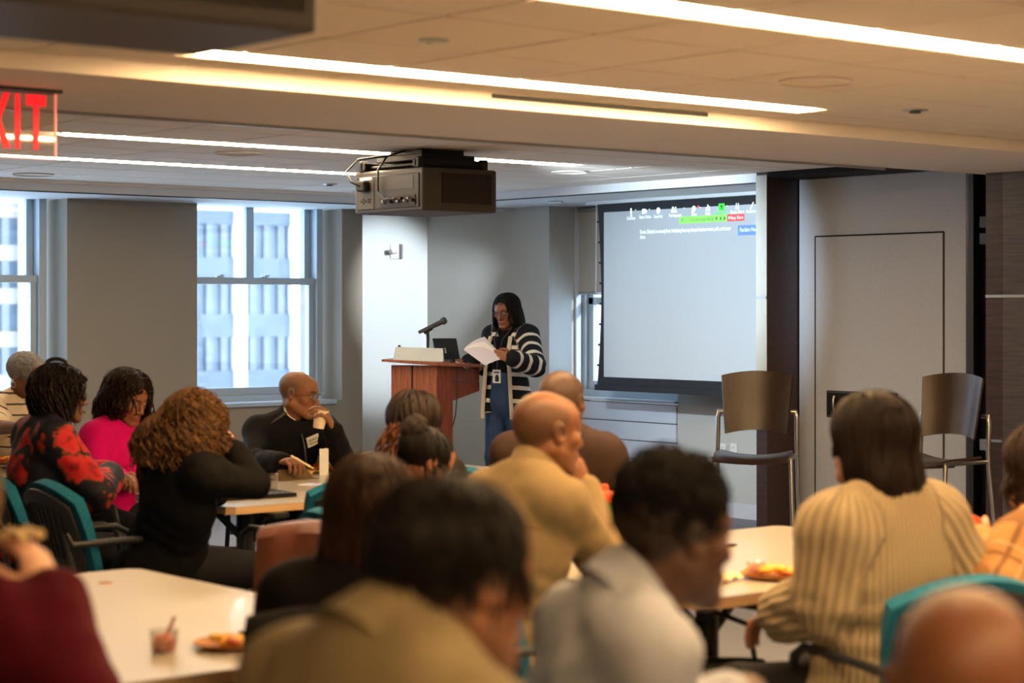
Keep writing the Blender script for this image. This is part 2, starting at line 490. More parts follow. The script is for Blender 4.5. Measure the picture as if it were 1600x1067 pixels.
# roller shade in that window
t = thing('roller_shade', (10.76, 11.6, 1.7), 'grey roller shade pulled halfway down beside the projection screen', 'window shade')
M['shade'] = mat('shade_fabric', srgb(176, 170, 162), 0.9, var=0.03, scale=200)
MB().box(-0.002, 0.002, -0.6, 0.585, 0.0, 0.66).build('fabric', M['shade'], t)
MB().box(-0.01, 0.01, -0.6, 0.585, -0.02, 0.004, 0.004).build('hem_bar', M['alu'], t)
MB().tube([(0, -0.6, 0.68), (0, 0.6, 0.68)], 0.022).build('roller', M['alu'], t)
MB().box(-0.03, 0.02, 0.585, 0.605, -0.85, 0.7).build('side_channel', M['base'], t)
# radiator cover of wide boards below that window
t = thing('radiator_cover', (XS, 11.0, 0), 'pale radiator cover of wide horizontal boards under the projection screen', 'radiator cover')
MB().box(0.012, 0.03, 0, 1.2, 0, 0.82).build('backing', M['black_line'], t)
zt = 0.822
for k in range(6):
    zb = max(0.0, zt - 0.148)
    MB().box(-0.012, 0.012, 0.0, 1.205, zb, zt - 0.007, 0.003).build('board', M['slat'], t)
    zt = zb
    if zt <= 0.02: break

# timber column ends, recessed fabric door, black pocket
wall('wall_column', 9.5, XS, 8.905, 9.0, 0, 2.46, M['dwood'])
M['spill_grey'] = mat('projector_spill_grey', srgb(186, 190, 184), 0.5, var=0.08, scale=14)  # projector spill painted as pale grey, on a strip added over the timber
struct('trim_spill', MB().box(9.494, 9.5, 8.905, 9.0, 0.9, 2.44), M['spill_grey'])
tr = struct('trim_4', MB().box(9.489, 9.5, 8.905, 9.0, 1.632, 1.648), M['alu'])
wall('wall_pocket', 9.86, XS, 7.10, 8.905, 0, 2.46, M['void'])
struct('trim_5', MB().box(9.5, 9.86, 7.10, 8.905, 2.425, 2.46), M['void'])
wall('wall_column', 9.5, 10.0, 7.05, 7.165, 0, 2.46, M['dwood'])
tr = struct('trim_6', MB().box(9.495, 9.5, 7.05, 7.165, 1.632, 1.648).box(9.495, 9.5, 7.05, 7.165, 0.79, 0.806), M['alu'])
wall('wall_panelled', 9.5, 10.0, 3.0, 7.048, 0, 2.46, M['dwood_lit'])
struct('trim_7', MB().box(9.495, 9.5, 3.0, 7.05, 1.632, 1.648), M['alu'])
wall('wall_right', 10.0, 11.2, -2.5, 7.05, 0, 2.6)
door = struct('door_1', MB().box(9.8, 9.86, 7.53, 8.90, 0.01, 2.42, 0.004), M['panel'], label='grey fabric-covered folding partition panel between dark timber columns')
ya, yb = onX(1475, 500, 9.8).y, onX(1274, 500, 9.8).y
MB().box(9.794, 9.80, ya + 0.006, yb - 0.006, 0.02, 2.035, 0.003).build('pass_door', M['panel'], door)
for a, b, z0, z1 in ((ya - 0.004, ya + 0.004, 0.02, 2.04), (yb - 0.004, yb + 0.004, 0.02, 2.04), (ya, yb, 2.036, 2.045)):
    MB().box(9.7965, 9.8, a, b, z0, z1).build('door_seam', M['void'], door)
MB().box(9.78, 9.84, 7.53, 8.90, 2.42, 2.44).build('top_track', M['dgrey'], door)
MB().box(9.79, 9.80, 7.50, 7.532, 0.01, 2.42).build('edge_strip', M['dwood'], door)
yc0, yc1 = onX(1404, 630, 9.8).y, onX(1293, 630, 9.8).y
pr = MB().box(9.786, 9.797, yc0, yc1, 0.86, 1.035, 0.004).build('pull_recess', M['dgrey'], door)
MB().box(9.78, 9.79, yc0 + 0.015, yc1 - 0.015, 0.875, 1.02).build('recess_panel', M['void'], pr)
MB().tube([(9.775, yc1 - 0.08, 0.90), (9.765, yc1 - 0.08, 0.93), (9.765, yc1 - 0.08, 0.98), (9.775, yc1 - 0.08, 1.0)], 0.008).build('pull_handle', M['chrome'], pr)
# hinge posts and hardware in the black pocket
t = thing('partition_hinge_post', (9.72, 7.33, 0), 'black hinge post with yellow tag in the gap beside the fabric door', 'hinge post')
MB().box(-0.03, 0.05, -0.07, -0.04, 0, 2.42, 0.003).build('post', M['black'], t)
MB().box(-0.03, 0.05, 0.07, 0.11, 0, 2.42, 0.003).build('post', M['black'], t)
for z in (0.72, 1.95, 2.05): MB().box(-0.04, 0.0, -0.04, 0.02, z, z + 0.07, 0.004).build('hinge', M['chrome'] if z < 1 else M['dgrey'], t)
M['yellow'] = mat('yellow_tag', srgb(190, 160, 40), 0.5)
MB().box(-0.035, -0.03, -0.06, -0.05, 1.34, 1.58).build('tag_strip', M['yellow'], t)

# outlets and thermostat
M['plate'] = mat('outlet_plate', srgb(226, 226, 224), 0.4)
for px, lab in ((1147, 'white wall outlet plate, right one of the pair by the bar stool'), (1130, 'white wall outlet plate, left one of the pair by the bar stool')):
    p = onX(px, 705, XS)
    t = thing('wall_outlet', p, lab, 'wall outlet', group='wall outlets')
    MB().box(-0.008, 0, -0.036, 0.036, -0.06, 0.06, 0.003).build('plate', M['plate'], t)
    for dz in (-0.025, 0.025):
        s = MB().box(-0.011, -0.008, -0.018, 0.018, dz - 0.016, dz + 0.016, 0.003).build('socket', M['plate'], t)
        MB().box(-0.0115, -0.011, -0.009, -0.006, dz - 0.004, dz + 0.008).box(-0.0115, -0.011, 0.006, 0.009, dz - 0.004, dz + 0.008).build('slot', M['black'], s)
p = onY(617, 393, YBR)
t = thing('wall_bracket', p, 'small white wall bracket with camera head on the bright corner wall', 'wall bracket')
MB().box(-0.055, 0.05, -0.012, 0, -0.065, 0.065, 0.003).build('plate', M['plate'], t)
MB().box(0.035, 0.05, -0.05, -0.012, -0.065, 0.065, 0.002).build('side_fin', M['alu'], t)
MB().tube([(0.0, -0.012, 0), (-0.04, -0.07, 0)], 0.018, 10).tube([(-0.03, -0.07, 0), (-0.11, -0.085, -0.002)], 0.02, 10).build('camera_head', M['plate'], t)

# discs on the ceilings
def ceil_disc(px, py, z, r, label, kind):
    p = G(px, py, z)
    if kind == 'speaker':
        t = thing('ceiling_speaker', p, label, 'ceiling speaker', group='ceiling speakers')
        MB().lathe([(0.001, -0.004), (r * 0.92, -0.004), (r * 0.95, -0.008), (r, -0.006), (r, 0.004)], 36).build('grille', M['tile'], t)
        MB().lathe([(r * 0.94, -0.010), (r, -0.008), (r, 0.002), (r * 0.94, 0.002)], 36, cap=False).build('rim', M['beam'], t)
    else:
        t = thing('sprinkler_head', p, label, 'sprinkler', group='sprinklers and detectors')
        MB().lathe([(r, 0.004), (r, -0.004), (r * 0.55, -0.010), (0.001, -0.010)], 20).build('escutcheon', M['alu'], t)
        MB().lathe([(r * 0.45, -0.008), (r * 0.45, -0.016), (0.001, -0.019)], 14).build('head', M['dgrey'] if kind == 'sp' else M['beam'], t)
ceil_disc(1275, 126, ZN, 0.14, 'large round ceiling speaker in the warm ceiling at top right', 'speaker')
ceil_disc(372, 238, ZF, 0.135, 'round ceiling speaker between the two thin far light lines', 'speaker')
ceil_disc(52, 272, ZF, 0.135, 'round ceiling speaker at far left above the window', 'speaker')
ceil_disc(890, 268, ZF, 0.12, 'round ceiling speaker just right of the hanging projector', 'speaker')
ceil_disc(575, 299, ZF, 0.12, 'round ceiling speaker half hidden left of the hanging projector', 'speaker')
ceil_disc(1430, 171, ZN, 0.055, 'ceiling sprinkler with dark head at the right of the warm ceiling', 'sp')
ceil_disc(515, 287, ZF, 0.055, 'ceiling sprinkler left of the hanging projector', 'sp')
ceil_disc(678, 62, ZN, 0.05, 'small round ceiling sensor between the two near light lines', 'sensor')
ceil_disc(165, 293.5, ZF, 0.04, 'small ceiling sprinkler over the pier between the windows', 'sp')

# ---------------------------------------------------------------- buildings outside
M['fpier'] = mat('white_pier', srgb(246, 240, 230), 0.8, var=0.02)
M['ffin'] = mat('pale_fin', srgb(84, 88, 92), 0.8, var=0.05)
M['fglass'] = mat('facade_glass', srgb(44, 60, 78), 0.3, var=0.3, scale=0.2)
M['fband'] = mat('beige_band', srgb(112, 104, 96), 0.8, var=0.05)
M['fspan'] = mat('facade_spandrel', srgb(62, 72, 86), 0.7, var=0.1)
def office_block(name, y, x0, x1, z0, z1, bay, first, pw, floor_h, zoff, nf, label, spand, spm):
    t = thing(name, (x0, y, z0), label, 'building')
    MB().box(0, x1 - x0, 0, 8, 0, z1 - z0).build('wall', M['fglass'], t)
    pm = fm = None
    k = 0
    x = first
    while x < x1:
        if x > x0:
            if pm is None:
                o = MB().box(-pw / 2, pw / 2, -0.9, 0.0, 0, z1 - z0).build('pier', M['fpier'], t); pm = o.data
            else: o = link('pier', pm, t)
            o.location = (x - x0, 0, 0)
        for q in range(1, nf + 1):
            xf = x + bay * q / (nf + 1)
            if not (x0 < xf < x1): continue
            if fm is None:
                fw = bay / (nf + 1) * 0.22
                o = MB().box(-fw, fw, -0.35, 0.0, 0, z1 - z0).build('fin', M['ffin'], t); fm = o.data
            else: o = link('fin', fm, t)
            o.location = (xf - x0, 0, 0)
        x += bay
    z = zoff
    sm = None
    while z < z1:
        if z > z0:
            if sm is None:
                o = MB().box(0, x1 - x0, -0.4, 0, 0, spand).build('spandrel', spm, t); sm = o.data
            else: o = link('spandrel', sm, t)
            o.location = (0, 0, z - z0)
        z += floor_h
YA = 170.0
xa = lambda px: onY(px, 480, YA).x
office_block('office_tower', YA, 88, 175, -45, 45, xa(458) - xa(370), xa(370) - 10 * (xa(458) - xa(370)) + 20 * 0, 1.25, 5.6, 4.3 - 10 * 5.6, 3,
             'pale office tower with bright white piers seen through the middle window', 2.3, M['fspan'])
office_block('office_block', 150.0, 30, 77.0, -45, 45, 4.2, 31.0, 0.35, 3.5, 1.9 - 13 * 3.5, 2,
             'office block with white floor bands seen through the left window', 1.3, M['fband'])
MB().box(41.35, 42.2, -1.6, 0, 0, 90).build('corner_pier', M['fpier'], bpy.data.objects['office_block'])
# ---------------------------------------------------------------- projection screen
M['screen_black'] = mat('screen_border', srgb(26, 30, 36), 0.7, var=0.05)
M['screen'] = mat('screen_fabric', srgb(196, 206, 214), 0.9, var=0.02)
def print_mat(name, c, e):
    m, nt, b = new_mat(name)
    b.inputs['Base Color'].default_value = c
    b.inputs['Emission Color'].default_value = c
    b.inputs['Emission Strength'].default_value = e
    return m
M['ui_white'] = print_mat('projected_white', srgb(236, 246, 240), 0.75)
M['ui_green'] = print_mat('projected_green', srgb(136, 220, 100), 0.55)
M['ui_lime'] = print_mat('projected_bright_green', srgb(60, 220, 60), 0.8)
M['ui_dark'] = print_mat('projected_dark_green', srgb(70, 120, 60), 0.3)
M['ui_red'] = print_mat('projected_red', srgb(205, 80, 84), 0.6)
M['ui_blue'] = print_mat('projected_blue', srgb(96, 130, 225), 0.75)
XSC = 10.3
scr = thing('projection_screen', (XSC, 10.35, 0.93), 'large pull-down projection screen with black border showing a video call toolbar', 'projection screen')
so = (XSC, 10.35, 0.93)
p_tl, p_bl = onX(935, 320, XSC), onX(929, 606, XSC)
zs0, zs1 = onX(1125, 611, XSC).z, 2.40
yl = onX(936, 450, XSC).y
yr = 9.06
def scr_box(name, y0, y1, z0, z1, x0, x1, m):
    return MB().box(x0, x1, y0, y1, z0, z1).build(name, m, scr, so)
# border with curved (tab-tensioned) side
mb = MB()
n = 12
pts = []
for i in range(n + 1):
    t_ = i / n
    bow = 0.045 * math.sin(math.pi * t_)
    pts.append((yl + 0.03 - bow if False else yl + 0.02 - bow * 1.0, zs0 + (zs1 - zs0) * t_))
poly = [(y, z) for y, z in pts] + [(yr, zs1), (yr, zs0)]
vs = [(XSC, y, z) for y, z in poly] + [(XSC + 0.004, y, z) for y, z in poly]
k = len(poly)
mb.add(vs, [tuple(range(k)), tuple(range(2 * k - 1, k - 1, -1))] + [(i, (i + 1) % k, k + (i + 1) % k, k + i) for i in range(k)])
mb.build('border_fabric', M['screen_black'], scr, so)
iz0, iz1 = onX(1080, 594, XSC).z, onX(1060, 325.5, XSC).z
iyl = onX(944, 450, XSC).y
scr_box('image_area', yr + 0.08, iyl, iz0, iz1, XSC - 0.003, XSC, M['screen'])
scr_box('bottom_bar', yr, yl + 0.03, zs0 - 0.035, zs0 + 0.01, XSC - 0.02, XSC + 0.02, M['screen_black'])
scr_box('casing', yr, yl + 0.1, 2.375, 2.405, XSC - 0.05, XSC + 0.06, M['soffit'])
for i in range(1, 9):
    z = zs0 + (zs1 - zs0) * i / 9
    yy = yl + 0.02 - 0.045 * math.sin(math.pi * i / 9)
    scr_box('tension_tab', yy, yy + 0.022, z - 0.008, z + 0.008, XSC, XSC + 0.004, M['screen_black'])
MB().tube([(XSC, yl + 0.045, zs0), (XSC, yl + 0.03, zs1)], 0.003, 5).build('tension_cord', M['plate'], scr, so)
def ui(px, py): return onX(px, py, XSC - 0.004)
SCRX, SCRY = Vector((0, -1, 0)), Vector((0, 0, 1))
def ui_text(body, px, py, size, m=None, align='CENTER', width=1.0):
    p = ui(px, py)
    fr = frame(p, SCRX, SCRY)
    return text_mesh(body, size, fr, m or M['ui_white'], 'screen_text', scr, so, 0.0003, align, width)
def ui_quad(name, px0, py0, px1, py1, m, lift=0.0):
    a, b = ui(px0, py0), ui(px1, py1)
    zc = (a.z + b.z) / 2
    return MB().box(XSC - 0.0045 - lift, XSC - 0.0035 - lift, b.y, a.y, min(a.z, b.z), max(a.z, b.z)).build(name, m, scr, so)
for px, py, lab in ((986, 341, 'Unmute'), (1008, 339, 'Start Video'), (1028.5, 338, 'Security'), (1055, 336.5, 'Participants'), (1084.5, 335, 'Chat'),
                    (1106, 334, 'Polls'), (1127.5, 332.5, 'New Share'), (1152, 331, 'Pause Share'), (1174, 330, 'Annotate')):
    ui_text(lab, px, py, 0.036, M['ui_lime'] if lab == 'New Share' else M['ui_white'], width=0.8)
def icon(px, py, shapes, m=None):
    p = ui(px, py)
    mb = MB()
    for s in shapes:
        if s[0] == 'b': mb.box(XSC - 0.0045, XSC - 0.0035, p.y - s[2], p.y - s[1], p.z + s[3], p.z + s[4])
        else:
            mb.lathe([(s[3], 0), (s[3], 0.001)], 14, M=frame((XSC - 0.0035, p.y - s[1], p.z + s[2]), (0, 1, 0), (0, 0, 1)))
    return mb.build('screen_icon', m or M['ui_white'], scr, so)
icon(986, 331.5, [('b', -.008, .008, -.012, .03), ('b', -.003, .003, -.03, -.012), ('b', -.014, .014, -.034, -.028)])
icon(1007, 330, [('b', -.026, .012, -.018, .018), ('b', .014, .026, -.012, .012)])
icon(1028.5, 329, [('c', 0, .004, .02), ('b', -.012, .012, -.024, .002)])
icon(1053, 327.5, [('c', -.012, .012, .011), ('b', -.028, .004, -.022, -.002), ('c', .016, .012, .009), ('b', .006, .03, -.022, -.004)])
icon(1084, 326, [('c', 0, 0, .021), ('b', -.02, -.004, -.03, -.012)])
icon(1091, 323, [('c', 0, 0, .011)], M['ui_red'])
icon(1106, 325, [('b', -.02, -.009, -.022, .005), ('b', -.006, .005, -.022, .026), ('b', .009, .02, -.022, .014)])
icon(1127.5, 323.5, [('b', -.03, .03, -.026, .026)], M['ui_lime'])
p = ui(1127.5, 323.5); MB().box(XSC - .0055, XSC - .0045, p.y - .004, p.y + .004, p.z - .014, p.z + .01).box(XSC - .0055, XSC - .0045, p.y - .011, p.y + .011, p.z + .004, p.z + .012).build('screen_icon', M['black'], scr, so)
icon(1152, 322.5, [('b', -.014, -.006, -.024, .024), ('b', .006, .014, -.024, .024)])
p = ui(1175, 321.5); MB().tube([(XSC - .004, p.y + .014, p.z - .026), (XSC - .004, p.y - .014, p.z + .026)], 0.005, 4).build('screen_icon', M['ui_white'], scr, so)
for px, py in ((993, 328), (1014.5, 327), (1069, 325), (1093.5, 324), (1136, 321.5)):
    icon(px, py, [('b', -.006, .006, -.003, .003)])
ui_quad('share_banner', 1061, 343.8, 1136, 343.2, M['ui_green'])
a, b = ui(1061, 349), ui(1136, 336.5)
bpy.data.objects.remove(bpy.data.objects['share_banner'])
zc = ui(1098, 342.3).z
def ui_bar(name, px0, px1, pyc, hh, m):
    a, b = ui(px0, pyc), ui(px1, pyc); zz = ui((px0 + px1) / 2, pyc).z
    return MB().box(XSC - 0.0042, XSC - 0.0032, b.y, a.y, zz - hh, zz + hh).build(name, m, scr, so)
ui_bar('share_banner', 1061, 1135.5, 342.4, 0.026, M['ui_green'])
ui_text('You are screen sharing', 1097, 342.6, 0.034, M['ui_dark'], width=0.75)
icon(1066, 343.6, [('b', -.004, .004, -.012, .012)], M['ui_dark'])
for px in (1119.5, 1126, 1132): icon(px, 341.2, [('b', -.007, .007, -.011, .011)], M['ui_dark'])
ui_bar('stop_share_button', 1136.3, 1163, 340, 0.025, M['ui_red'])
ui_text('Stop Share', 1151.5, 340, 0.036, width=0.8)
icon(1139.5, 340.3, [('b', -.008, .008, -.008, .008)])
ui_text('Denise, Elizabeth is currently host. Reclaiming host may disrupt breakout rooms, polls, and screen', 1000, 362.6, 0.044, align='LEFT', width=0.545)
ui_text('share', 1000, 370.5, 0.044, align='LEFT', width=0.6)
ui_bar('reclaim_button', 1153, 1192, 359.3, 0.036, M['ui_blue'])
ui_text('Reclaim Host', 1156, 359.3, 0.044, align='LEFT', width=0.72)

# ---------------------------------------------------------------- hanging projectors
M['pj'] = mat('projector_shell', srgb(66, 60, 54), 0.5, var=0.06, scale=20)
M['pj2'] = mat('projector_panel', srgb(56, 50, 44), 0.55, var=0.08, scale=20)
M['pjd'] = mat('projector_dark', srgb(30, 26, 24), 0.6)
M['lens'] = mat('projector_lens', srgb(20, 24, 40), 0.05, coat=1.0)
def make_projector(loc, label, sx=0.52, sy=0.65, h=0.24):
    t = thing('hanging_projector', loc, label, 'projector', group='ceiling projectors')
    # body: x 0..sx (front at +x), y 0..sy, z 0..h ; -x face = connectors, -y face = grille
    MB().box(0, sx, 0, sy, 0, h, 0.012, seg=2).build('body', M['pj'], t)
    # rear connector panel
    rp = MB().box(-0.006, 0.002, 0.03, sy - 0.03, 0.02, h - 0.03, 0.004).build('rear_panel', M['pj2'], t)
    MB().box(-0.009, -0.004, sy - 0.20, sy - 0.05, 0.025, h - 0.05).build('control_pad', M['pj'], rp)
    for i, (yy, zz) in enumerate([(sy - .10, .06), (sy - .10, .08), (sy - .12, .07), (sy - .08, .07), (sy - .15, .065), (sy - .165, .065), (sy - .15, .08), (sy - .165, .08)]):
        MB().lathe([(0.005, 0), (0.005, 0.004)], 8, M=frame((-0.009, yy, zz), (0, 1, 0), (0, 0, -1))).build('button', M['pjd'], rp)
    MB().box(-0.008, -0.005, 0.08, sy - 0.24, h - 0.115, h - 0.045).build('vent_plate', M['pj'], rp)
    MB().box(-0.010, -0.005, 0.06, sy - 0.26, 0.03, 0.09).build('connector_bay', M['pjd'], rp)
    for k in range(9):
        yy = 0.075 + k * 0.034
        MB().lathe([(0.010, 0), (0.010, 0.014), (0.006, 0.018)], 8, M=frame((-0.010, yy, 0.06 + 0.012 * (k % 2)), (0, 1, 0), (0, 0, -1))).build('socket', M['chrome'] if k % 3 else M['pjd'], rp)
    MB().box(-0.05, -0.005, sy - 0.16, sy - 0.08, h - 0.115, h - 0.055, 0.008).build('power_plug', M['pjd'], rp)
    MB().box(-0.0075, -0.005, sy - 0.18, sy - 0.06, h - 0.05, h - 0.035).build('sticker', M['white'], rp)
    # side grille
    g = MB().box(0.13, sx - 0.04, -0.004, 0.004, 0.045, h - 0.03).build('side_grille', M['pjd'], t)
    mb = MB()
    for k in range(30):
        xx = 0.135 + k * (sx - 0.18) / 29
        mb.box(xx - 0.0015, xx + 0.0015, -0.008, -0.003, 0.045, h - 0.03)
    for k in range(16):
        zz = 0.048 + k * (h - 0.085) / 15
        mb.box(0.13, sx - 0.04, -0.009, -0.004, zz - 0.0013, zz + 0.0013)
    mb.build('mesh', M['pj2'], g)
    MB().lathe([(0.07, 0), (0.07, 0.05), (0.055, 0.06)], 24, M=frame((sx, sy * 0.5, h * 0.5), (0, 1, 0), (0, 0, 1))).build('lens_ring', M['pjd'], t)
    MB().lathe([(0.05, 0.05), (0.03, 0.066), (0.001, 0.07)], 24, M=frame((sx, sy * 0.5, h * 0.5), (0, 1, 0), (0, 0, 1))).build('lens', M['lens'], t)
    # mount: stacked plates
    mt_ = MB()
    mt_.box(0.04, sx - 0.04, 0.05, sy - 0.05, h + 0.015, h + 0.03, 0.004)
    mt_.box(-0.0, sx - 0.02, 0.06, 0.10, h + 0.005, h + 0.05, 0.004).box(-0.0, sx - 0.02, sy - 0.10, sy - 0.06, h + 0.005, h + 0.05, 0.004)
    mt_.build('mount_frame', M['pjd'], t)
    MB().box(0.08, sx - 0.06, 0.12, sy - 0.1, h + 0.05, h + 0.085, 0.004).build('mount_plate', M['pjd'], t)
    MB().box(0.12, sx - 0.1, 0.17, sy - 0.18, h + 0.085, h + 0.115, 0.004).build('mount_plate', M['pjd'], t)
    for xx, yy in ((0.02, 0.06), (0.02, sy - 0.06), (sx - 0.05, 0.06), (sx - 0.05, sy - 0.06)):
        MB().box(xx - 0.02, xx + 0.02, yy - 0.02, yy + 0.02, h, h + 0.06, 0.004).build('mount_foot', M['pjd'], t)
    top = ZF - loc[2] if loc[1] > YB1 else ZN - loc[2]
    MB().tube([(sx * .5, sy * .5, h + 0.11), (sx * .5, sy * .5, top)], 0.03, 12).lathe([(0.09, top - 0.012), (0.09, top)], 24, c=(sx * .5, sy * .5, 0)).build('drop_pole', M['pjd'], t)
    mb = MB()
    mb.tube([(-0.05, sy - 0.12, h - 0.085), (-0.09, sy - 0.09, h - 0.06), (-0.08, sy - 0.03, h), (-0.02, sy - 0.06, h + 0.07), (0.1, sy - 0.2, h + 0.09), (0.2, sy * .6, h + 0.13)], 0.007, 6)
    mb.tube([(-0.03, 0.2, 0.07), (-0.05, 0.3, 0.07), (-0.03, 0.38, 0.12), (-0.03, 0.38, h), (0.02, 0.36, h + 0.08), (0.15, sy * .5, h + 0.12)], 0.006, 6)
    mb.build('cable', M['black'], t)
    return t
pc = onX(662, 300, 6.5)
pj1 = make_projector((6.5, 8.65, 2.105), 'grey-brown ceiling projector hanging between the windows and the screen')
pj2 = make_projector((1.76, 3.78, 2.2), 'dark ceiling projector cut off at the top left corner of the picture', sx=0.78, sy=0.54, h=0.18)
# projector lamp
ld = bpy.data.lights.new('projector_lamp', 'SPOT')
ld.energy = 430; ld.color = (0.72, 0.88, 1.0); ld.spot_size = math.radians(54); ld.spot_blend = 0.7; ld.shadow_soft_size = 0.03
lo = bpy.data.objects.new('projector_lamp', ld); col.objects.link(lo)
lp = Vector((6.5 + 0.60, 8.975, 2.22))
lo.location = lp
lo.rotation_euler = (Vector((10.3, 10.05, 1.62)) - lp).to_track_quat('-Z', 'Y').to_euler()

# wall-washing spotlight over the lectern
spt = thing('recessed_spotlight', (10.0, 11.6, 2.40), 'small recessed ceiling spotlight above the lectern corner', 'spotlight')
MB().lathe([(0.06, 0.0), (0.06, -0.012), (0.04, -0.012), (0.035, 0.0)], 20, cap=False).build('trim_ring', M['alu'], spt)
MB().lathe([(0.036, -0.004), (0.001, -0.004)], 16).build('lamp_face', emit('spot_face', (0.9, 0.95, 1.0), 6), spt)
ld = bpy.data.lights.new('corner_spot', 'SPOT')
ld.energy = 470; ld.color = (0.82, 0.91, 1.0); ld.spot_size = math.radians(42); ld.spot_blend = 0.6; ld.shadow_soft_size = 0.05
lo = bpy.data.objects.new('corner_spot', ld); col.objects.link(lo)
lo.location = (10.0, 11.6, 2.38)
lo.rotation_euler = (Vector((9.95, 13.85, 1.62)) - Vector((10.0, 11.6, 2.38))).to_track_quat('-Z', 'Y').to_euler()

# ---------------------------------------------------------------- exit sign
M['acrylic'] = glass_mat('clear_acrylic', tint=(0.98, 0.92, 0.86), gloss=0.10)
M['exit_red'] = emit('exit_red', (1.0, 0.012, 0.018), 1.1)
M['exit_red'].node_tree.nodes['Principled BSDF'].inputs['Base Color'].default_value = (0.2, 0.0, 0.0, 1)
M['exit_edge'] = emit('exit_edge', (1.0, 0.16, 0.12), 0.9)
pr_ = G(86, 142, ZB)
ex = thing('exit_sign', (pr_.x, pr_.y, ZB), 'clear acrylic EXIT sign with glowing red letters hanging at top left', 'exit sign')
sz = 0.245
wdt = 0.36
MB().box(-wdt, 0.012, -0.04, 0.04, -0.012, 0, 0.002).build('canopy', M['dgrey'], ex)
MB().box(-wdt, 0, -0.004, 0.004, -sz, -0.012, 0.002).build('acrylic_panel', M['acrylic'], ex)
MB().box(-wdt, 0.001, -0.005, 0.005, -sz - 0.006, -sz).box(-0.001, 0.004, -0.005, 0.005, -sz, -0.012).build('lit_edge', M['exit_edge'], ex)
fr = frame(Vector((pr_.x - 0.196, pr_.y - 0.007, ZB - 0.13)), (1, 0, 0), (0, 0, 1))
text_mesh('EXIT', 0.265, fr, M['exit_red'], 'exit_letters', ex, (pr_.x, pr_.y, ZB), 0.002, 'CENTER', 0.46, bold=0.009, space=1.32)

# ---------------------------------------------------------------- lectern
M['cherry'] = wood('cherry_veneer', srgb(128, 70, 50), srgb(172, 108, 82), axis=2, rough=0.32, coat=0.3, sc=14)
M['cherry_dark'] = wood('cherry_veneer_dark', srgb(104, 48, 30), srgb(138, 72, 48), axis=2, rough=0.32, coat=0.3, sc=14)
LD = 14.3
c0 = W(683, 570, LD)                 # vertical edge between front and side, top
# front faces left-camera; lectern axes follow the picture: front runs left, side runs right-away
fx = AZ(-85)        # along the front towards the left
fy = AZ(22)       # along the side, away to the right
lec_f = (W(610, 575, LD + 0.05) - W(683, 575, LD)).length
lec = thing('lectern', (c0.x, c0.y, 0), 'reddish wooden lectern with angled top in front of the speaker', 'lectern')
O = Vector((c0.x, c0.y, 0))
R_ = AZ(90); A_ = AZ(0)
def L3(r, a, z): return R_ * r + A_ * a + Vector((0, 0, z))      # local: right, away
def lecbox(name, pts, z0, z1, m, parent=None):
    n = len(pts)
    mb = MB()
    zz0 = z0 if isinstance(z0, (list, tuple)) else [z0] * n
    zz1 = z1 if isinstance(z1, (list, tuple)) else [z1] * n
    vs = [L3(r, a, zz0[i]) for i, (r, a) in enumerate(pts)] + [L3(r, a, zz1[i]) for i, (r, a) in enumerate(pts)]
    mb.add(vs, [tuple(range(n - 1, -1, -1)), tuple(range(n, 2 * n))] + [(i, (i + 1) % n, n + (i + 1) % n, n + i) for i in range(n)])
    return mb.build(name, m, parent or lec)
k_ = LD / F
def rr(px): return (px - 683) * k_
def zz(py): return H - (py - HOR) * k_
ztop = zz(571)
# front leaf boards (two) and the deep side
lecbox('front_board', [(rr(610), 0.10), (rr(610) + 0.02, 0.14), (rr(643) - 0.004, 0.09), (rr(643) - 0.004, 0.05)], 0.03, ztop, M['cherry'])
lecbox('front_board', [(rr(645), 0.045), (rr(645), 0.09), (rr(683), 0.04), (rr(683), 0.0)], 0.03, ztop, M['cherry'])
lecbox('front_joint', [(rr(642), 0.07), (rr(642), 0.1), (rr(646), 0.1), (rr(646), 0.07)], 0.03, ztop, M['black'])
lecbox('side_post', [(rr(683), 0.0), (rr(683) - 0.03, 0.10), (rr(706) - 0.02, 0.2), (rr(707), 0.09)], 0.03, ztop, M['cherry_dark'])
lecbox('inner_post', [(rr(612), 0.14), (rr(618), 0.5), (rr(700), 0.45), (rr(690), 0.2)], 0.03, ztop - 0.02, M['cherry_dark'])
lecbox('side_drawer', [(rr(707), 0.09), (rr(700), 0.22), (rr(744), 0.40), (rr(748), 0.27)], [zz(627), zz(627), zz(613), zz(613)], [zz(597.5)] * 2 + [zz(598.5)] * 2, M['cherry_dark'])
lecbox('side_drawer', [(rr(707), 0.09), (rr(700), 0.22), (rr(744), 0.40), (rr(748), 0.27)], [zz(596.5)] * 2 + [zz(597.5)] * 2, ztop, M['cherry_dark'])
lecbox('base_plinth', [(rr(606), 0.05), (rr(610), 0.5), (rr(720), 0.45), (rr(712), 0.02)], 0, 0.05, M['black'])
lecbox('top', [(rr(596), 0.02), (rr(622), 0.72), (rr(763), 0.60), (rr(763), 0.24), (rr(684), -0.06)],
       [zz(565), zz(565), zz(574), zz(576), zz(571)], [zz(561.5), zz(561.5), zz(570), zz(572.5), zz(565.5)], M['cherry'])
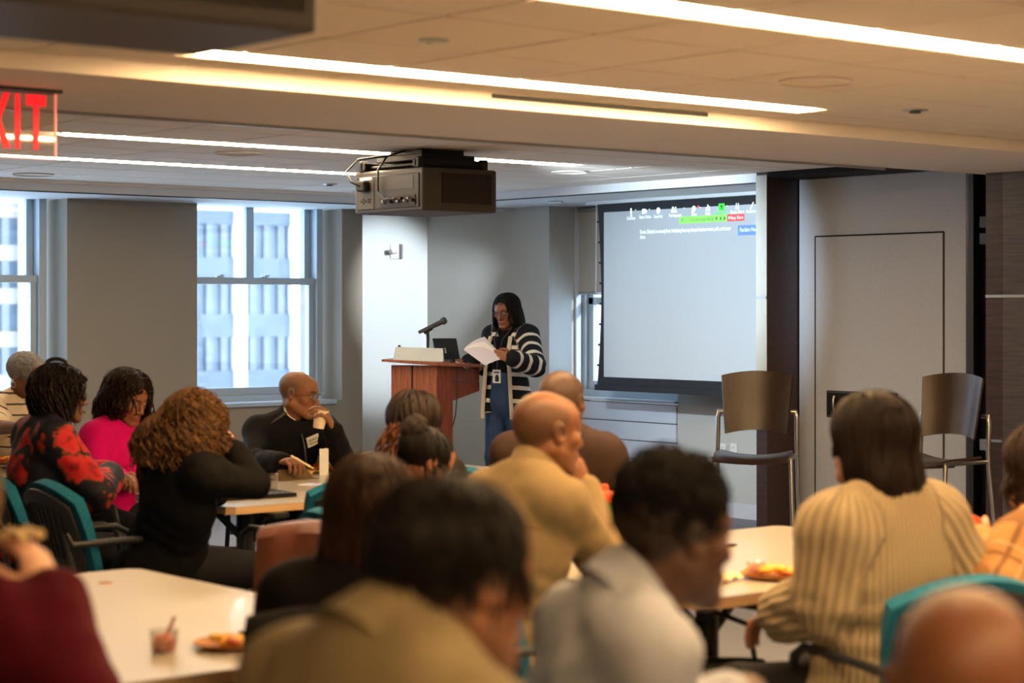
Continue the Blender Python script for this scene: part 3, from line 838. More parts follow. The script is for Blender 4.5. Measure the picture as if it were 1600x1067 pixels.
# white angled panel, microphone, laptop and cable on the lectern
def on_lec(name, r, a, z, label, cat):
    p = O + L3(r, a, z); return thing(name, p, label, cat)
M['pale'] = mat('pale_panel', srgb(206, 214, 216), 0.5)
t = on_lec('control_panel', rr(652), 0.05, zz(564), 'pale sloped control panel on top of the lectern', 'control panel')
mb = MB()
pv = [(rr(613) - rr(652), 0.03, 0.005), (rr(692) - rr(652), 0.02, -0.006), (rr(691) - rr(652), 0.09, zz(545) - zz(564)), (rr(616) - rr(652), 0.10, zz(542.5) - zz(564)),
      (rr(613) - rr(652), 0.16, 0.005), (rr(692) - rr(652), 0.15, -0.004), (rr(691) - rr(652), 0.12, zz(545) - zz(564)), (rr(616) - rr(652), 0.13, zz(542.5) - zz(564))]
mb.add([L3(*p) for p in pv], [(0, 1, 2, 3), (4, 7, 6, 5), (0, 4, 5, 1), (3, 2, 6, 7), (1, 5, 6, 2), (0, 3, 7, 4)])
mb.build('panel_body', M['pale'], t)
MB().tube([L3(rr(622) - rr(652), 0.12, 0.09), L3(rr(622) - rr(652), 0.12, 0.112)], 0.01, 8).build('knob', M['black'], t)
t = on_lec('microphone', rr(666), 0.2, zz(563), 'black handheld microphone clipped on a short stand on the lectern', 'microphone')
mb = MB()
mz = lambda py: zz(py) - zz(563)
mb.tube([L3(0, 0, 0), L3(0.002, 0, mz(545)), L3(0.004, 0, mz(527))], [0.009, 0.01, 0.012], 10)
mb.build('gooseneck', M['black'], t)
MB().tube([L3(rr(660) - rr(666), 0, mz(520)), L3(rr(673) - rr(666), 0, mz(512))], 0.018, 10).tube([L3(0.003, 0, mz(527)), L3(0.0, 0, mz(517))], 0.012).build('clip', M['black'], t)
MB().tube([L3(rr(652) - rr(666), 0, mz(520)), L3(rr(670) - rr(666), 0, mz(512)), L3(rr(688) - rr(666), 0, mz(503.5))], [0.012, 0.016, 0.02], 12).build('handle', M['dgrey'], t)
MB().tube([L3(rr(688) - rr(666), 0, mz(503.5)), L3(rr(690) - rr(666), 0, mz(502.5)), L3(rr(694) - rr(666), 0, mz(500.5)), L3(rr(696.5) - rr(666), 0, mz(499.3))], [0.02, 0.027, 0.027, 0.014], 12).build('mesh_head', M['dgrey'], t)
M['lap'] = mat('laptop_lid', srgb(52, 62, 72), 0.35, 0.4)
t = on_lec('laptop', rr(694), 0.30, zz(566), 'open dark laptop standing on the lectern, lid towards the room', 'laptop')
lv = [(rr(673), 529.5), (rr(711), 529.5), (rr(717), 566), (rr(678), 563)]
mb = MB()
vs = []
for th in (0, 0.012):
    for i, (r, py) in enumerate(lv):
        vs.append(L3(r - rr(694), (0.0 if i < 2 else 0.06) + th + (0.03 if i in (1, 2) else 0), zz(py) - zz(566)))
mb.add(vs, [(0, 1, 2, 3), (7, 6, 5, 4), (0, 4, 5, 1), (1, 5, 6, 2), (2, 6, 7, 3), (3, 7, 4, 0)])
lid = mb.build('lid', M['lap'], t)
for dy in (-3, 0, 3):
    p = L3(rr(693.5) - rr(694) + dy * 0.0008, 0.028, zz(549 + dy) - zz(566))
    MB().box(p.x - .004, p.x + .004, p.y - .004, p.y + .004, p.z - .004, p.z + .004).build('logo_mark', M['white'], lid)
mb = MB()
vs = [L3(rr(678) - rr(694), 0.07, 0.012), L3(rr(717) - rr(694), 0.09, -0.003), L3(rr(722) - rr(694), 0.3, -0.003), L3(rr(684) - rr(694), 0.29, 0.012)]
mb.add(vs + [v - Vector((0, 0, 0.012)) for v in vs], [(0, 1, 2, 3), (7, 6, 5, 4), (0, 4, 5, 1), (1, 5, 6, 2), (2, 6, 7, 3), (3, 7, 4, 0)])
mb.build('keyboard_base', M['lap'], t)
t = on_lec('cable', rr(714), 0.1, zz(570), 'thin cable looping over the lectern side down to the floor', 'cable')
cz = lambda py: zz(py) - zz(570)
MB().tube([L3(rr(700) - rr(714), 0.12, cz(563.5)), L3(rr(706) - rr(714), 0.03, cz(563)), L3(rr(712) - rr(714), 0.0, cz(568)), L3(rr(714.5) - rr(714), -0.01, cz(580)), L3(rr(713.5) - rr(714), 0.0, cz(620)), L3(rr(711) - rr(714), 0.0, cz(650)), L3(rr(706) - rr(714), 0.0, cz(670)), L3(rr(706) - rr(714), 0.02, cz(690)), L3(rr(707) - rr(714), 0.02, -zz(570) + 0.01)], 0.004, 6).build('black_cord', M['black'], t)
MB().tube([L3(rr(706) - rr(714), 0.05, cz(563)), L3(rr(716) - rr(714), 0.02, cz(568)), L3(rr(728) - rr(714), 0.05, cz(576.5)), L3(rr(733) - rr(714), 0.1, cz(574)), L3(rr(731) - rr(714), 0.15, cz(568.5))], 0.004, 6).build('white_cord', M['plate'], t)
MB().box(-0.06, -0.03, -0.02, 0.02, cz(566), cz(561.5), 0.005).build('adapter', M['black'], t)

# ---------------------------------------------------------------- bar stools
M['stoolwood'] = wood('walnut_ply', srgb(34, 20, 13), srgb(52, 31, 20), axis=2, rough=0.38, coat=0.15, sc=8)
def bar_stool(px, d, rel, label, zt=1.19):
    p = W(px, 700, d)
    f = AZ(rel)                      # facing
    t = thing('bar_stool', (p.x, p.y, 0), label, 'bar stool', rz=math.atan2(f.y, f.x) - math.pi / 2, group='bar stools')
    # local: +y forward
    def back(u, v):
        x = (u - .5) * (0.40 - 0.05 * (1 - v)) 
        q = (2 * u - 1)
        z = 0.86 + v * 0.33 + (0.025 * (1 - q * q) * (1 if v > .5 else 1)) * (2 * v - 1 if v > .5 else (1 - 2 * v) * 0.9)
        y = -0.20 - 0.05 * v + 0.055 * q * q
        return (x, y, z)
    MB().sheet(back, 14, 10, 0.012).build('backrest', M['stoolwood'], t)
    def seat(u, v):
        x = (u - .5) * 0.43; q = 2 * u - 1; s = 2 * v - 1
        return (x * (1 - .08 * s * s), -0.18 + v * 0.42, 0.765 - 0.02 * (1 - q * q) * (1 - .4 * s) - 0.03 * max(0, s) ** 3)
    MB().sheet(seat, 12, 10, 0.012).build('seat', M['stoolwood'], t)
    for sx in (-1, 1):
        MB().tube([(sx * 0.175, -0.215, 0.985), (sx * 0.215, -0.215, 0.985), (sx * 0.222, -0.215, 0.95), (sx * 0.222, -0.205, 0.80), (sx * 0.225, -0.21, 0.70), (sx * 0.24, -0.30, 0.0)], [0.013, 0.016, 0.014, 0.013, 0.013, 0.013], 10).build('rear_leg', M['chrome'], t)
        MB().tube([(sx * 0.215, 0.17, 0.745), (sx * 0.225, 0.2, 0.5), (sx * 0.235, 0.24, 0.0)], 0.013, 10).build('front_leg', M['chrome'], t)
        MB().tube([(sx * 0.218, -0.21, 0.74), (sx * 0.215, 0.18, 0.745)], 0.011, 8).build('seat_rail', M['chrome'], t)
        MB().tube([(sx * 0.231, -0.245, 0.36), (sx * 0.229, 0.21, 0.36)], 0.008, 8).build('stretcher', M['chrome'], t)
    MB().tube([(-0.218, 0.1, 0.735), (0, 0.1, 0.715), (0.218, 0.1, 0.735)], 0.011, 8).build('seat_crossbar', M['dgrey'], t)
    MB().tube([(-0.229, 0.21, 0.34), (0.229, 0.21, 0.34)], 0.011, 8).build('footrest', M['chrome'], t)
    return t
bar_stool(1178, 11.0, -168, 'dark wooden bar stool on steel legs in front of the timber column')
bar_stool(1455, 10.7, -132, 'glossy wooden bar stool reflecting window light in front of the fabric door')

# ---------------------------------------------------------------- teal meeting chairs
M['teal'] = weave('teal_fabric', srgb(0, 80, 112), srgb(8, 118, 150), 500)
M['shell'] = mat('chair_shell', srgb(34, 36, 40), 0.5, var=0.1)
M['tube'] = mat('chair_tube', srgb(70, 72, 78), 0.4, 0.6)
def make_chair():
    t = thing('meeting_chair', (0, 0, 0), 'x', 'chair')
    def shell(u, v):
        q = 2 * u - 1
        w = 0.44 - 0.10 * (1 - v) ** 2
        return (q * w / 2, -0.20 - 0.11 * v + 0.05 * q * q, 0.50 + 0.36 * v - 0.06 * q * q * v * v)
    MB().sheet(shell, 12, 12, 0.012).build('back_shell', M['shell'], t)
    def pad(u, v):
        q = 2 * u - 1
        w = 0.47 - 0.10 * (1 - v) ** 2
        return (q * w / 2, -0.165 - 0.11 * v + 0.05 * q * q, 0.53 + 0.36 * v - 0.065 * q * q * v * v)
    MB().sheet(pad, 14, 12, 0.045).build('back_pad', M['teal'], t)
    for k in range(9):
        q = (k - 4) / 4 * 0.75
        pts = []
        for v in (0.25, 0.45, 0.65, 0.85):
            x, y, z = shell((q * (0.8 + .2 * v) + 1) / 2, v)
            pts.append((x, y - 0.008, z))
        MB().tube(pts, 0.004, 5).build('back_rib', M['black'], t)
    def seat(u, v):
        q = 2 * u - 1; s = 2 * v - 1
        return (q * 0.235 * (1 - 0.1 * s * s), -0.20 + 0.45 * v, 0.44 - 0.015 * (1 - q * q) - 0.03 * max(0, s) ** 3)
    MB().sheet(seat, 12, 12, 0.05).build('seat', M['teal'], t)
    MB().box(-0.2, 0.2, -0.17, 0.2, 0.385, 0.41, 0.01).build('seat_pan', M['black'], t)
    for sx in (-1, 1):
        MB().tube([(sx * 0.235, -0.28, 0.70), (sx * 0.255, -0.26, 0.66), (sx * 0.265, -0.05, 0.665), (sx * 0.265, 0.16, 0.66), (sx * 0.265, 0.215, 0.63), (sx * 0.262, 0.235, 0.55), (sx * 0.25, 0.24, 0.40)], 0.014, 8).build('armrest', M['shell'], t)
        MB().tube([(sx * 0.235, -0.28, 0.70), (sx * 0.24, -0.23, 0.46), (sx * 0.25, -0.27, 0.0)], 0.013, 8).build('rear_leg', M['tube'], t)
        MB().tube([(sx * 0.25, 0.22, 0.42), (sx * 0.255, 0.26, 0.0)], 0.014, 8).build('front_leg', M['chrome'], t)
    MB().tube([(-0.24, -0.2, 0.40), (0.24, -0.2, 0.40)], 0.012, 8).build('cross_tube', M['tube'], t)
    MB().tube([(-0.25, 0.2, 0.39), (0.25, 0.2, 0.39)], 0.012, 8).build('cross_tube', M['tube'], t)
    return t
chair0 = make_chair()
used = [False]
def chair(px, d, rel, label):
    o = chair0 if not used[0] else copy_tree(chair0)
    used[0] = True
    f = AZ(rel)
    x, y = RD((px - 800) / F * d, d)
    o.location = (x, y, 0); o.rotation_euler = (0, 0, math.atan2(f.y, f.x) - math.pi / 2)
    tag(o, label, 'chair', 'teal meeting chairs')
    return o
# ---------------------------------------------------------------- tables
M['laminate'] = mat('white_laminate', srgb(182, 174, 160), 0.28, var=0.02, scale=4, coat=0.2)
M['edge'] = wood('table_edge', srgb(176, 140, 100), srgb(200, 166, 124), axis=0, rough=0.45, coat=0.0)
ZT = 0.73
def table(x0, x1, y0, y1, label, legs, name='table'):
    t = thing(name, ((x0 + x1) / 2, (y0 + y1) / 2, 0), label, 'table', group='meeting tables')
    hx, hy = (x1 - x0) / 2, (y1 - y0) / 2
    c = 0.03
    poly = [(-hx + c, -hy), (hx - c, -hy), (hx, -hy + c), (hx, hy - c), (hx - c, hy), (-hx + c, hy), (-hx, hy - c), (-hx, -hy + c)]
    MB().prism(poly, ZT - 0.004, ZT).build('top', M['laminate'], t)
    MB().prism([(x * 0.9995, y * 0.9995) for x, y in poly], ZT - 0.034, ZT - 0.004).build('edge_band', M['edge'], t)
    for lx, ly in legs:
        x, y = lx - (x0 + x1) / 2, ly - (y0 + y1) / 2
        MB().tube([(x, y, 0.02), (x, y, 0.45)], 0.032, 14).build('leg', M['chrome'], t)
        MB().tube([(x, y, 0.42), (x, y, ZT - 0.05)], 0.037, 14).build('leg_sleeve', M['black'], t)
        for sx in (-1, 1):
            MB().tube([(x, y, 0.55), (x + sx * 0.14, y, ZT - 0.05)], 0.016, 8).build('brace', M['black'], t)
        MB().box(x - 0.04, x + 0.04, y - 0.30, y + 0.30, ZT - 0.06, ZT - 0.034, 0.006).build('top_bracket', M['black'], t)
        MB().box(x - 0.03, x + 0.03, y - 0.30, y + 0.30, 0.012, 0.05, 0.01).build('foot', M['black'], t)
    return t
table(4.39, 5.99, 7.2, 8.04, 'white laminate table under the closed laptop, front of the left pair', [(4.62, 7.45), (5.75, 7.6)])
table(4.97, 6.57, 8.048, 8.66, 'white laminate table with the plate of the man in black jacket', [(5.2, 8.35), (6.3, 8.35)])
table(1.45, 3.13, 3.97, 5.71, 'white laminate table with pink cup at the lower left', [(1.75, 4.8), (2.8, 4.8)])
table(4.05, 5.665, 4.05, 5.25, 'white laminate table between the women in the knit sweater and the water bottle', [(4.34, 4.32), (5.35, 4.6)])
table(2.9, 4.45, 9.55, 10.8, 'white laminate table at the far left edge with a yellow plate', [(3.2, 10.1), (4.1, 10.1)])

# ---------------------------------------------------------------- chairs (each seated person's chair is placed here)
chair(168, 7.95, 54, 'teal and black armchair of the curly-haired woman, its back shell turned to us')
chair(508, 8.25, -40, 'teal chair at the front of the left table, half hidden by long brown hair')
chair(748, 8.7, 20, 'teal chair whose top edge shows between the bun and the tan pullover')
chair(1440, 5.25, -20, 'teal chair with black armrest under the woman in the knit sweater')
chair(1640, 5.45, -40, 'teal chair of the woman in the plaid shirt at the right edge')
chair(190, 3.64, -38, 'teal chair whose top edge shows below the table at the lower left')
chair(812, 5.55, 52, 'teal chair of the bald man in the tan pullover')
cjk = chair(560, 6.3, 4, 'teal chair under the brown leather jacket')

# leather jacket over that chair back
M['leather'] = mat('brown_leather', srgb(96, 54, 42), 0.42, var=0.35, scale=9, bump=0.4, bscale=40)
jc = cjk.location
t = thing('leather_jacket', jc, 'brown leather jacket draped over a chair back, left of the long-haired woman', 'jacket', rz=cjk.rotation_euler.z)
def jk(u, v):
    # drape: front flap up, over the top, down the back
    s = v * 1.0
    q = 2 * u - 1
    wob = 0.016 * math.sin(8 * u + 4 * v) + 0.011 * math.sin(19 * u - 7 * v) + 0.006 * math.sin(31 * v + 9 * u)
    if s < 0.3:
        y, z = -0.16 - 0.05 * (s / .3), 0.62 + 0.28 * (s / .3)
    elif s < 0.42:
        a = (s - .3) / .12
        y, z = -0.21 - 0.16 * a, 0.90 + 0.025 * math.sin(math.pi * a)
    else:
        a = (s - .42) / .58
        y, z = -0.37 - 0.05 * a, 0.90 - 0.62 * a
    w = 0.265 + (0.04 * max(0, s - .42))
    return (q * w, y + wob + 0.05 * q * q * (1 if s > .35 else .4), z - 0.03 * q * q)
MB().sheet(jk, 22, 26, 0.012).build('body', M['leather'], t)
def slv(u, v):
    a = 2 * math.pi * u
    z = 0.84 - 0.50 * v
    return (0.17 + 0.055 * math.cos(a) * (1 - .2 * v), -0.435 - 0.02 * v + 0.03 * math.sin(a), z)
MB().sheet(slv, 14, 10, 0.004).build('sleeve', M['leather'], t)

# ---------------------------------------------------------------- things on the tables
M['cup_cream'] = mat('paper_cup', srgb(238, 220, 190), 0.6, var=0.02)
M['clear'] = glass_mat('clear_plastic', tint=(0.97, 0.95, 0.93), gloss=0.10)
M['pink'] = mat('pink_fruit', srgb(206, 110, 84), 0.4, var=0.4, scale=60)
M['plate_kraft'] = mat('kraft_plate', srgb(170, 112, 56), 0.7, var=0.1)
M['food_y'] = mat('yellow_food', srgb(226, 168, 48), 0.5, var=0.3, scale=60)
M['food_o'] = mat('orange_food', srgb(196, 96, 44), 0.5, var=0.4, scale=70)
M['food_g'] = mat('green_food', srgb(40, 66, 26), 0.5, var=0.4, scale=70)
M['napkin'] = mat('yellow_napkin', srgb(236, 190, 96), 0.8, var=0.03)
M['tanpaper'] = mat('cream_napkin', srgb(238, 214, 166), 0.8, var=0.04)
def cup(p, r0, r1, h, m, label, fill=None, lid=None, wall=0.0015, name='cup', spoon=False):
    t = thing(name, p, label, 'cup')
    MB().lathe([(r0, 0), (r1, h), (r1 + 0.002, h + 0.001), (r1 - wall, h), (r0 - wall, 0.003), (0.001, 0.003)], 22).build('cup_wall', m, t)
    if fill:
        mb = MB()
        rg = random.Random(3)
        mb.lathe([(r0 * .95, 0.004), (r0 * .5 + r1 * .42, h * 0.55), (0.001, h * 0.6)], 16)
        for k in range(14):
            a = rg.random() * 6.28; q = rg.random() * r0 * .7
            b = bmesh.new(); bmesh.ops.create_icosphere(b, subdivisions=1, radius=0.010)
            mb.bm(b, True, Matrix.Translation((q * math.cos(a), q * math.sin(a), h * (0.45 + .25 * rg.random()))))
        mb.build('fruit', fill, t)
    if spoon:
        MB().tube([(0.0, 0, h * .4), (0.03, 0.0, h * 1.6)], [0.006, 0.004], 6).build('spoon', M['plate_kraft'], t)
    return t
def plate(p, r, label, seed, mix, name='plate', card=True):
    t = thing(name, p, label, 'plate of food')
    MB().lathe([(r * 0.7, 0.001), (r * 0.78, 0.004), (r, 0.014), (r, 0.018), (r * 0.76, 0.008), (0.001, 0.006)], 28).build('dish', M['plate_kraft'], t)
    rg = random.Random(seed)
    for m, n, sz in mix:
        mb = MB()
        ca = rg.random() * 6.28
        cx, cy = r * .4 * math.cos(ca), r * .4 * math.sin(ca)
        for k in range(n):
            b = bmesh.new(); bmesh.ops.create_icosphere(b, subdivisions=2, radius=sz)
            for v in b.verts: v.co *= 1 + 0.25 * (rg.random() - .5)
            a = rg.random() * 6.28; q = r * .35 * rg.random() ** .5
            S = Matrix.Diagonal((1.3, 1, 0.55, 1))
            mb.bm(b, True, Matrix.Translation((cx + q * math.cos(a), cy + q * math.sin(a), 0.010 + sz * .5 + rg.random() * sz * .7)) @ Matrix.Rotation(rg.random() * 3, 4, 'Z') @ S)
        mb.build('food', m, t)
    return t
cup(G(256, 1018, ZT), 0.030, 0.036, 0.052, M['clear'], 'small clear cup of pink dip with a spoon on the lower left table', M['pink'], spoon=True)
plate(G(358, 1012, ZT), 0.088, 'kraft plate with yellow, orange and green food on the lower left table', 5, [(M['food_y'], 9, 0.018), (M['food_o'], 9, 0.015), (M['food_g'], 6, 0.016)])
p = G(165, 911, ZT)
o = MB().lathe([(0.022, 0.0), (0.022, 0.002), (0.001, 0.003)], 16).build('smudge', M['plate_kraft']); o.location = p  # smudge on the tabletop, built as a thin brown disc
tag(o, 'tiny round brown smudge near the back corner of the lower left table', 'smudge')
plate(G(1210, 903, ZT), 0.105, 'kraft plate of yellow chips on the table beside the knit sweater', 11, [(M['food_y'], 16, 0.02), (M['food_y'], 8, 0.018), (M['food_o'], 3, 0.013), (M['food_g'], 2, 0.010)])
cup(G(1181, 899, ZT + 0.012) , 0.026, 0.030, 0.04, M['clear'], 'small clear cup of red salsa standing at the plate of chips', M['pink'])
cup(G(1268, 862, ZT), 0.028, 0.037, 0.075, M['cup_cream'], 'cream paper cup half hidden behind the knit sweater')
def crumpled(p, sx, sy, seed, m, label, rz=0.3):
    t = thing('paper_napkin', p, label, 'napkin', rz=rz)
    rg = random.Random(seed); ph = [rg.random() * 6 for _ in range(4)]
    def fn(u, v):
        return ((u - .5) * sx, (v - .5) * sy, 0.010 + 0.008 * math.sin(9 * u + ph[0]) * math.sin(7 * v + ph[1]) + 0.005 * math.sin(21 * u + 11 * v + ph[2]))
    MB().sheet(fn, 16, 16, 0.002).build('sheet', m, t)
crumpled(G(1112, 908, ZT), 0.22, 0.13, 2, M['tanpaper'], 'crumpled cream napkin on the table in front of the man in the blue-grey shirt')
# squeeze bottle
bp = W(944, 830, 6.6); bp.z = ZT
t = thing('squeeze_bottle', bp, 'green squeeze bottle with orange lid and orange lightning emblem on the right table', 'bottle')
M['bgreen'] = mat('green_plastic', srgb(58, 132, 52), 0.35, var=0.08)
M['borange'] = mat('orange_plastic', srgb(238, 88, 44), 0.4, var=0.04)
MB().lathe([(0.036, 0), (0.037, 0.03), (0.034, 0.08), (0.037, 0.13), (0.037, 0.19), (0.034, 0.20)], 24).build('bottle_body', M['bgreen'], t)
MB().lathe([(0.039, 0.195), (0.040, 0.2), (0.039, 0.222), (0.034, 0.228), (0.014, 0.232), (0.014, 0.245), (0.011, 0.252), (0.001, 0.254)], 24).build('lid', M['borange'], t)
cv = (Vector((0, 0, H)) - Vector(bp)); cv.z = 0; cv.normalize()
fr_ = frame(Vector((0, 0, 0.135)) + cv * 0.0375, Vector((0, 0, 1)).cross(cv), (0, 0, 1))
mb = MB(); n = 20; vs = []; fs = []
for k in range(n + 1):
    a = 0.5 + 5.6 * k / n
    for q in (0.017, 0.025):
        ang = q * math.cos(a) / 0.0375; rad = 0.038
        pz = 0.135 + q * math.sin(a)
        w_ = Vector((0, 0, 1)).cross(cv)
        vs.append(cv * rad * math.cos(ang) + w_ * rad * math.sin(ang) + Vector((0, 0, pz)))
for k in range(n): fs.append((2 * k, 2 * k + 1, 2 * k + 3, 2 * k + 2))
mb.add(vs, fs); mb.build('emblem_ring', M['cup_cream'], t)
MB().prism([(-0.004, -0.014), (0.009, 0.003), (0.002, 0.003), (0.006, 0.015), (-0.008, -0.001), (-0.001, -0.001)], 0.0, 0.0015, M=fr_).build('emblem_bolt', M['borange'], t)
# left pair of tables
M['lapgrey'] = mat('closed_laptop', srgb(60, 58, 56), 0.25, 0.7, var=0.05)
lp_ = G(392, 776, ZT)
t = thing('closed_laptop', lp_, 'closed dark laptop lying on the front edge of the left table', 'laptop', rz=math.radians(-6))
MB().box(-0.17, 0.17, -0.12, 0.12, 0.002, 0.012, 0.004).build('base', M['lapgrey'], t)
MB().box(-0.17, 0.17, -0.12, 0.12, 0.0125, 0.019, 0.003).build('lid', M['lapgrey'], t)
pp = lp_ + Vector((-0.05, 0.02, 0.019))
t = thing('phone', pp, 'black phone lying on top of the closed laptop', 'phone', rz=0.5)
MB().box(-0.085, 0.085, -0.045, 0.045, 0.0005, 0.014, 0.005).build('case', M['black'], t)
MB().box(-0.08, 0.08, -0.041, 0.041, 0.014, 0.0145).build('glass_front', M['lens'], t)
t = thing('tent_card', G(458, 749, ZT), 'olive brown wedge-shaped tent card on the left table', 'tent card', rz=0.1)
M['olive_card'] = mat('olive_card', srgb(104, 86, 54), 0.5, 0.2, var=0.06)
mb = MB()
vs = [(-0.10, -0.04, 0.003), (0.10, -0.04, 0.003), (0.10, 0.05, 0.003), (-0.10, 0.05, 0.003), (-0.085, 0.005, 0.052), (0.085, 0.005, 0.052)]
mb.add(vs, [(0, 3, 2, 1), (0, 1, 5, 4), (2, 3, 4, 5), (0, 4, 3), (1, 2, 5)]); mb.build('wedge', M['olive_card'], t)
MB().box(-0.12, 0.12, -0.055, 0.06, 0, 0.003).build('base_card', M['olive_card'], t)
t = thing('phone', G(435, 742, ZT), 'small black phone lying beside the tent card', 'phone', rz=0.2)
MB().box(-0.06, 0.06, -0.03, 0.03, 0.0005, 0.010, 0.003).build('case', M['black'], t)
MB().box(-0.056, 0.056, -0.027, 0.027, 0.010, 0.0104).build('glass_front', M['lens'], t)
# white standing card
wp = G(506, 743, ZT)
t = thing('name_tent', wp, 'tall white folded card standing on the left table', 'folded card')
a_, b_ = AZ(90), AZ(0)
mb = MB()
def card_panel(p0, p1, h, th=0.0015):
    d_ = (p1 - p0).normalized(); n_ = Vector((-d_.y, d_.x, 0)) * th
    vs = [p0 - n_, p1 - n_, p1 + n_, p0 + n_]
    mb.add(vs + [v + Vector((0, 0, h)) for v in vs], [(3, 2, 1, 0), (4, 5, 6, 7), (0, 1, 5, 4), (1, 2, 6, 5), (2, 3, 7, 6), (3, 0, 4, 7)])
card_panel(a_ * -0.022, a_ * 0.022, 0.135); mb.build('front_leaf', M['white'], t)
mb = MB(); card_panel(a_ * 0.022, a_ * 0.0 + b_ * 0.05, 0.135); mb.build('rear_leaf', M['white'], t)
# grey folded sheet, peaked
t = thing('folded_sheet', G(488, 735, ZT), 'grey peaked folded sheet standing in front of the man in black', 'folded card')
mb = MB()
gv = [a_ * -0.055, a_ * 0.075, a_ * -0.005 + Vector((0, 0, 0.145))]
mb.add([v for v in gv] + [v + b_ * 0.004 for v in gv] , [(0, 1, 2), (5, 4, 3), (0, 3, 4, 1), (1, 4, 5, 2), (2, 5, 3, 0)])
mb.build('front_leaf', mat('grey_card', srgb(130, 128, 124), 0.7, var=0.03), t)
mb = MB()
gv = [a_ * -0.055 + b_ * 0.12, a_ * 0.075 + b_ * 0.12, a_ * -0.005 + Vector((0, 0, 0.145)) + b_ * 0.004]
mb.add([v for v in gv] + [v + b_ * 0.004 for v in gv] , [(0, 1, 2), (5, 4, 3), (0, 3, 4, 1), (1, 4, 5, 2), (2, 5, 3, 0)])
mb.build('rear_leaf', bpy.data.materials['grey_card'], t)
plate(G(502, 737, ZT), 0.10, 'kraft plate with orange food in front of the man in black', 21, [(M['food_o'], 12, 0.02), (M['food_y'], 8, 0.018)])
crumpled(G(472, 741, ZT), 0.16, 0.12, 5, M['napkin'], 'bright yellow napkin beside the plate of the man in black', 0.1)
cup(G(424, 770, ZT), 0.026, 0.032, 0.085, M['clear'], 'clear plastic tumbler at the elbow of the curly-haired woman')
cup(G(334, 780, ZT), 0.028, 0.034, 0.06, M['clear'], 'clear cup of orange fruit beside the curly-haired woman', M['food_o'])
crumpled(G(352, 764, ZT), 0.26, 0.20, 8, M['white'], 'white paper sheets under the elbow of the curly-haired woman', 0.4)
t = thing('name_badge', G(484, 757, ZT), 'white and blue name badge lying on the left table', 'badge', rz=0.3)
MB().box(-0.05, 0.05, -0.035, 0.035, 0, 0.002).build('card', M['white'], t)
MB().box(-0.045, 0.045, -0.03, -0.015, 0.002, 0.0025).build('blue_band', M['ui_blue'], t)
plate(G(6, 725, ZT), 0.11, 'yellow plate of food on the far left table', 31, [(M['food_y'], 10, 0.02), (M['food_o'], 6, 0.018)])
# white moulded chair behind the dreadlocks
t = thing('moulded_chair', (*RD((612 - 800) / F * 9.4, 9.4), 0), 'cream moulded chair back peeking out behind the dreadlocks', 'chair', rz=PHI - math.pi / 2)
def mc(u, v):
    q = 2 * u - 1
    return (q * 0.22, 0.05 * q * q - 0.02 * v, 0.45 + 0.44 * v - 0.05 * q ** 4 * v)
MB().sheet(mc, 16, 8, 0.03).build('back', M['cup_cream'], t)
def mc2(u, v):
    q = 2 * u - 1
    return (q * 0.22, 0.02 + 0.42 * v, 0.45 - 0.02 * (1 - q * q))
MB().sheet(mc2, 10, 8, 0.02).build('seat', M['cup_cream'], t)
for sx in (-1, 1):
    for yy in (0.06, 0.40): MB().tube([(sx * 0.17, yy, 0.43), (sx * 0.21, yy * 1.1 - 0.03, 0)], 0.012, 8).build('leg', M['chrome'], t)
# handbag on the floor under the right table
hb = W(1118, 1010, 5.95)
t = thing('handbag', (hb.x, hb.y, 0), 'black leather handbag with gold clasp on the floor under the right table', 'handbag', rz=PHI - math.pi / 2)
M['bag'] = mat('black_leather', srgb(22, 21, 22), 0.35, var=0.2, scale=12, bump=0.2, bscale=60)
def bagf(u, v):
    a = 2 * math.pi * u
    k = (1 - 0.35 * v ** 2)
    sgn = lambda x: (abs(x) ** 0.6) * (1 if x > 0 else -1)
    return (0.17 * sgn(math.cos(a)) * (1 - .12 * v), 0.085 * sgn(math.sin(a)) * k, 0.01 + 0.5 * v)
MB().sheet(bagf, 26, 8, 0.008).build('bag_body', M['bag'], t)
MB().sheet(lambda u, v: (0.15 * (2 * u - 1), -0.075 - 0.025 * math.sin(math.pi * v), 0.5 - 0.22 * v), 10, 6, 0.008).build('flap', M['bag'], t)
MB().box(-0.01, 0.035, -0.108, -0.098, 0.36, 0.385, 0.004).build('clasp', mat('gold', srgb(206, 160, 90), 0.3, 0.9), t)
MB().tube([(-0.12, 0, 0.5), (-0.10, -0.02, 0.62), (0, -0.03, 0.66), (0.10, -0.02, 0.62), (0.12, 0, 0.5)], 0.009, 8).build('handle', M['bag'], t)
M['gold'] = bpy.data.materials['gold']
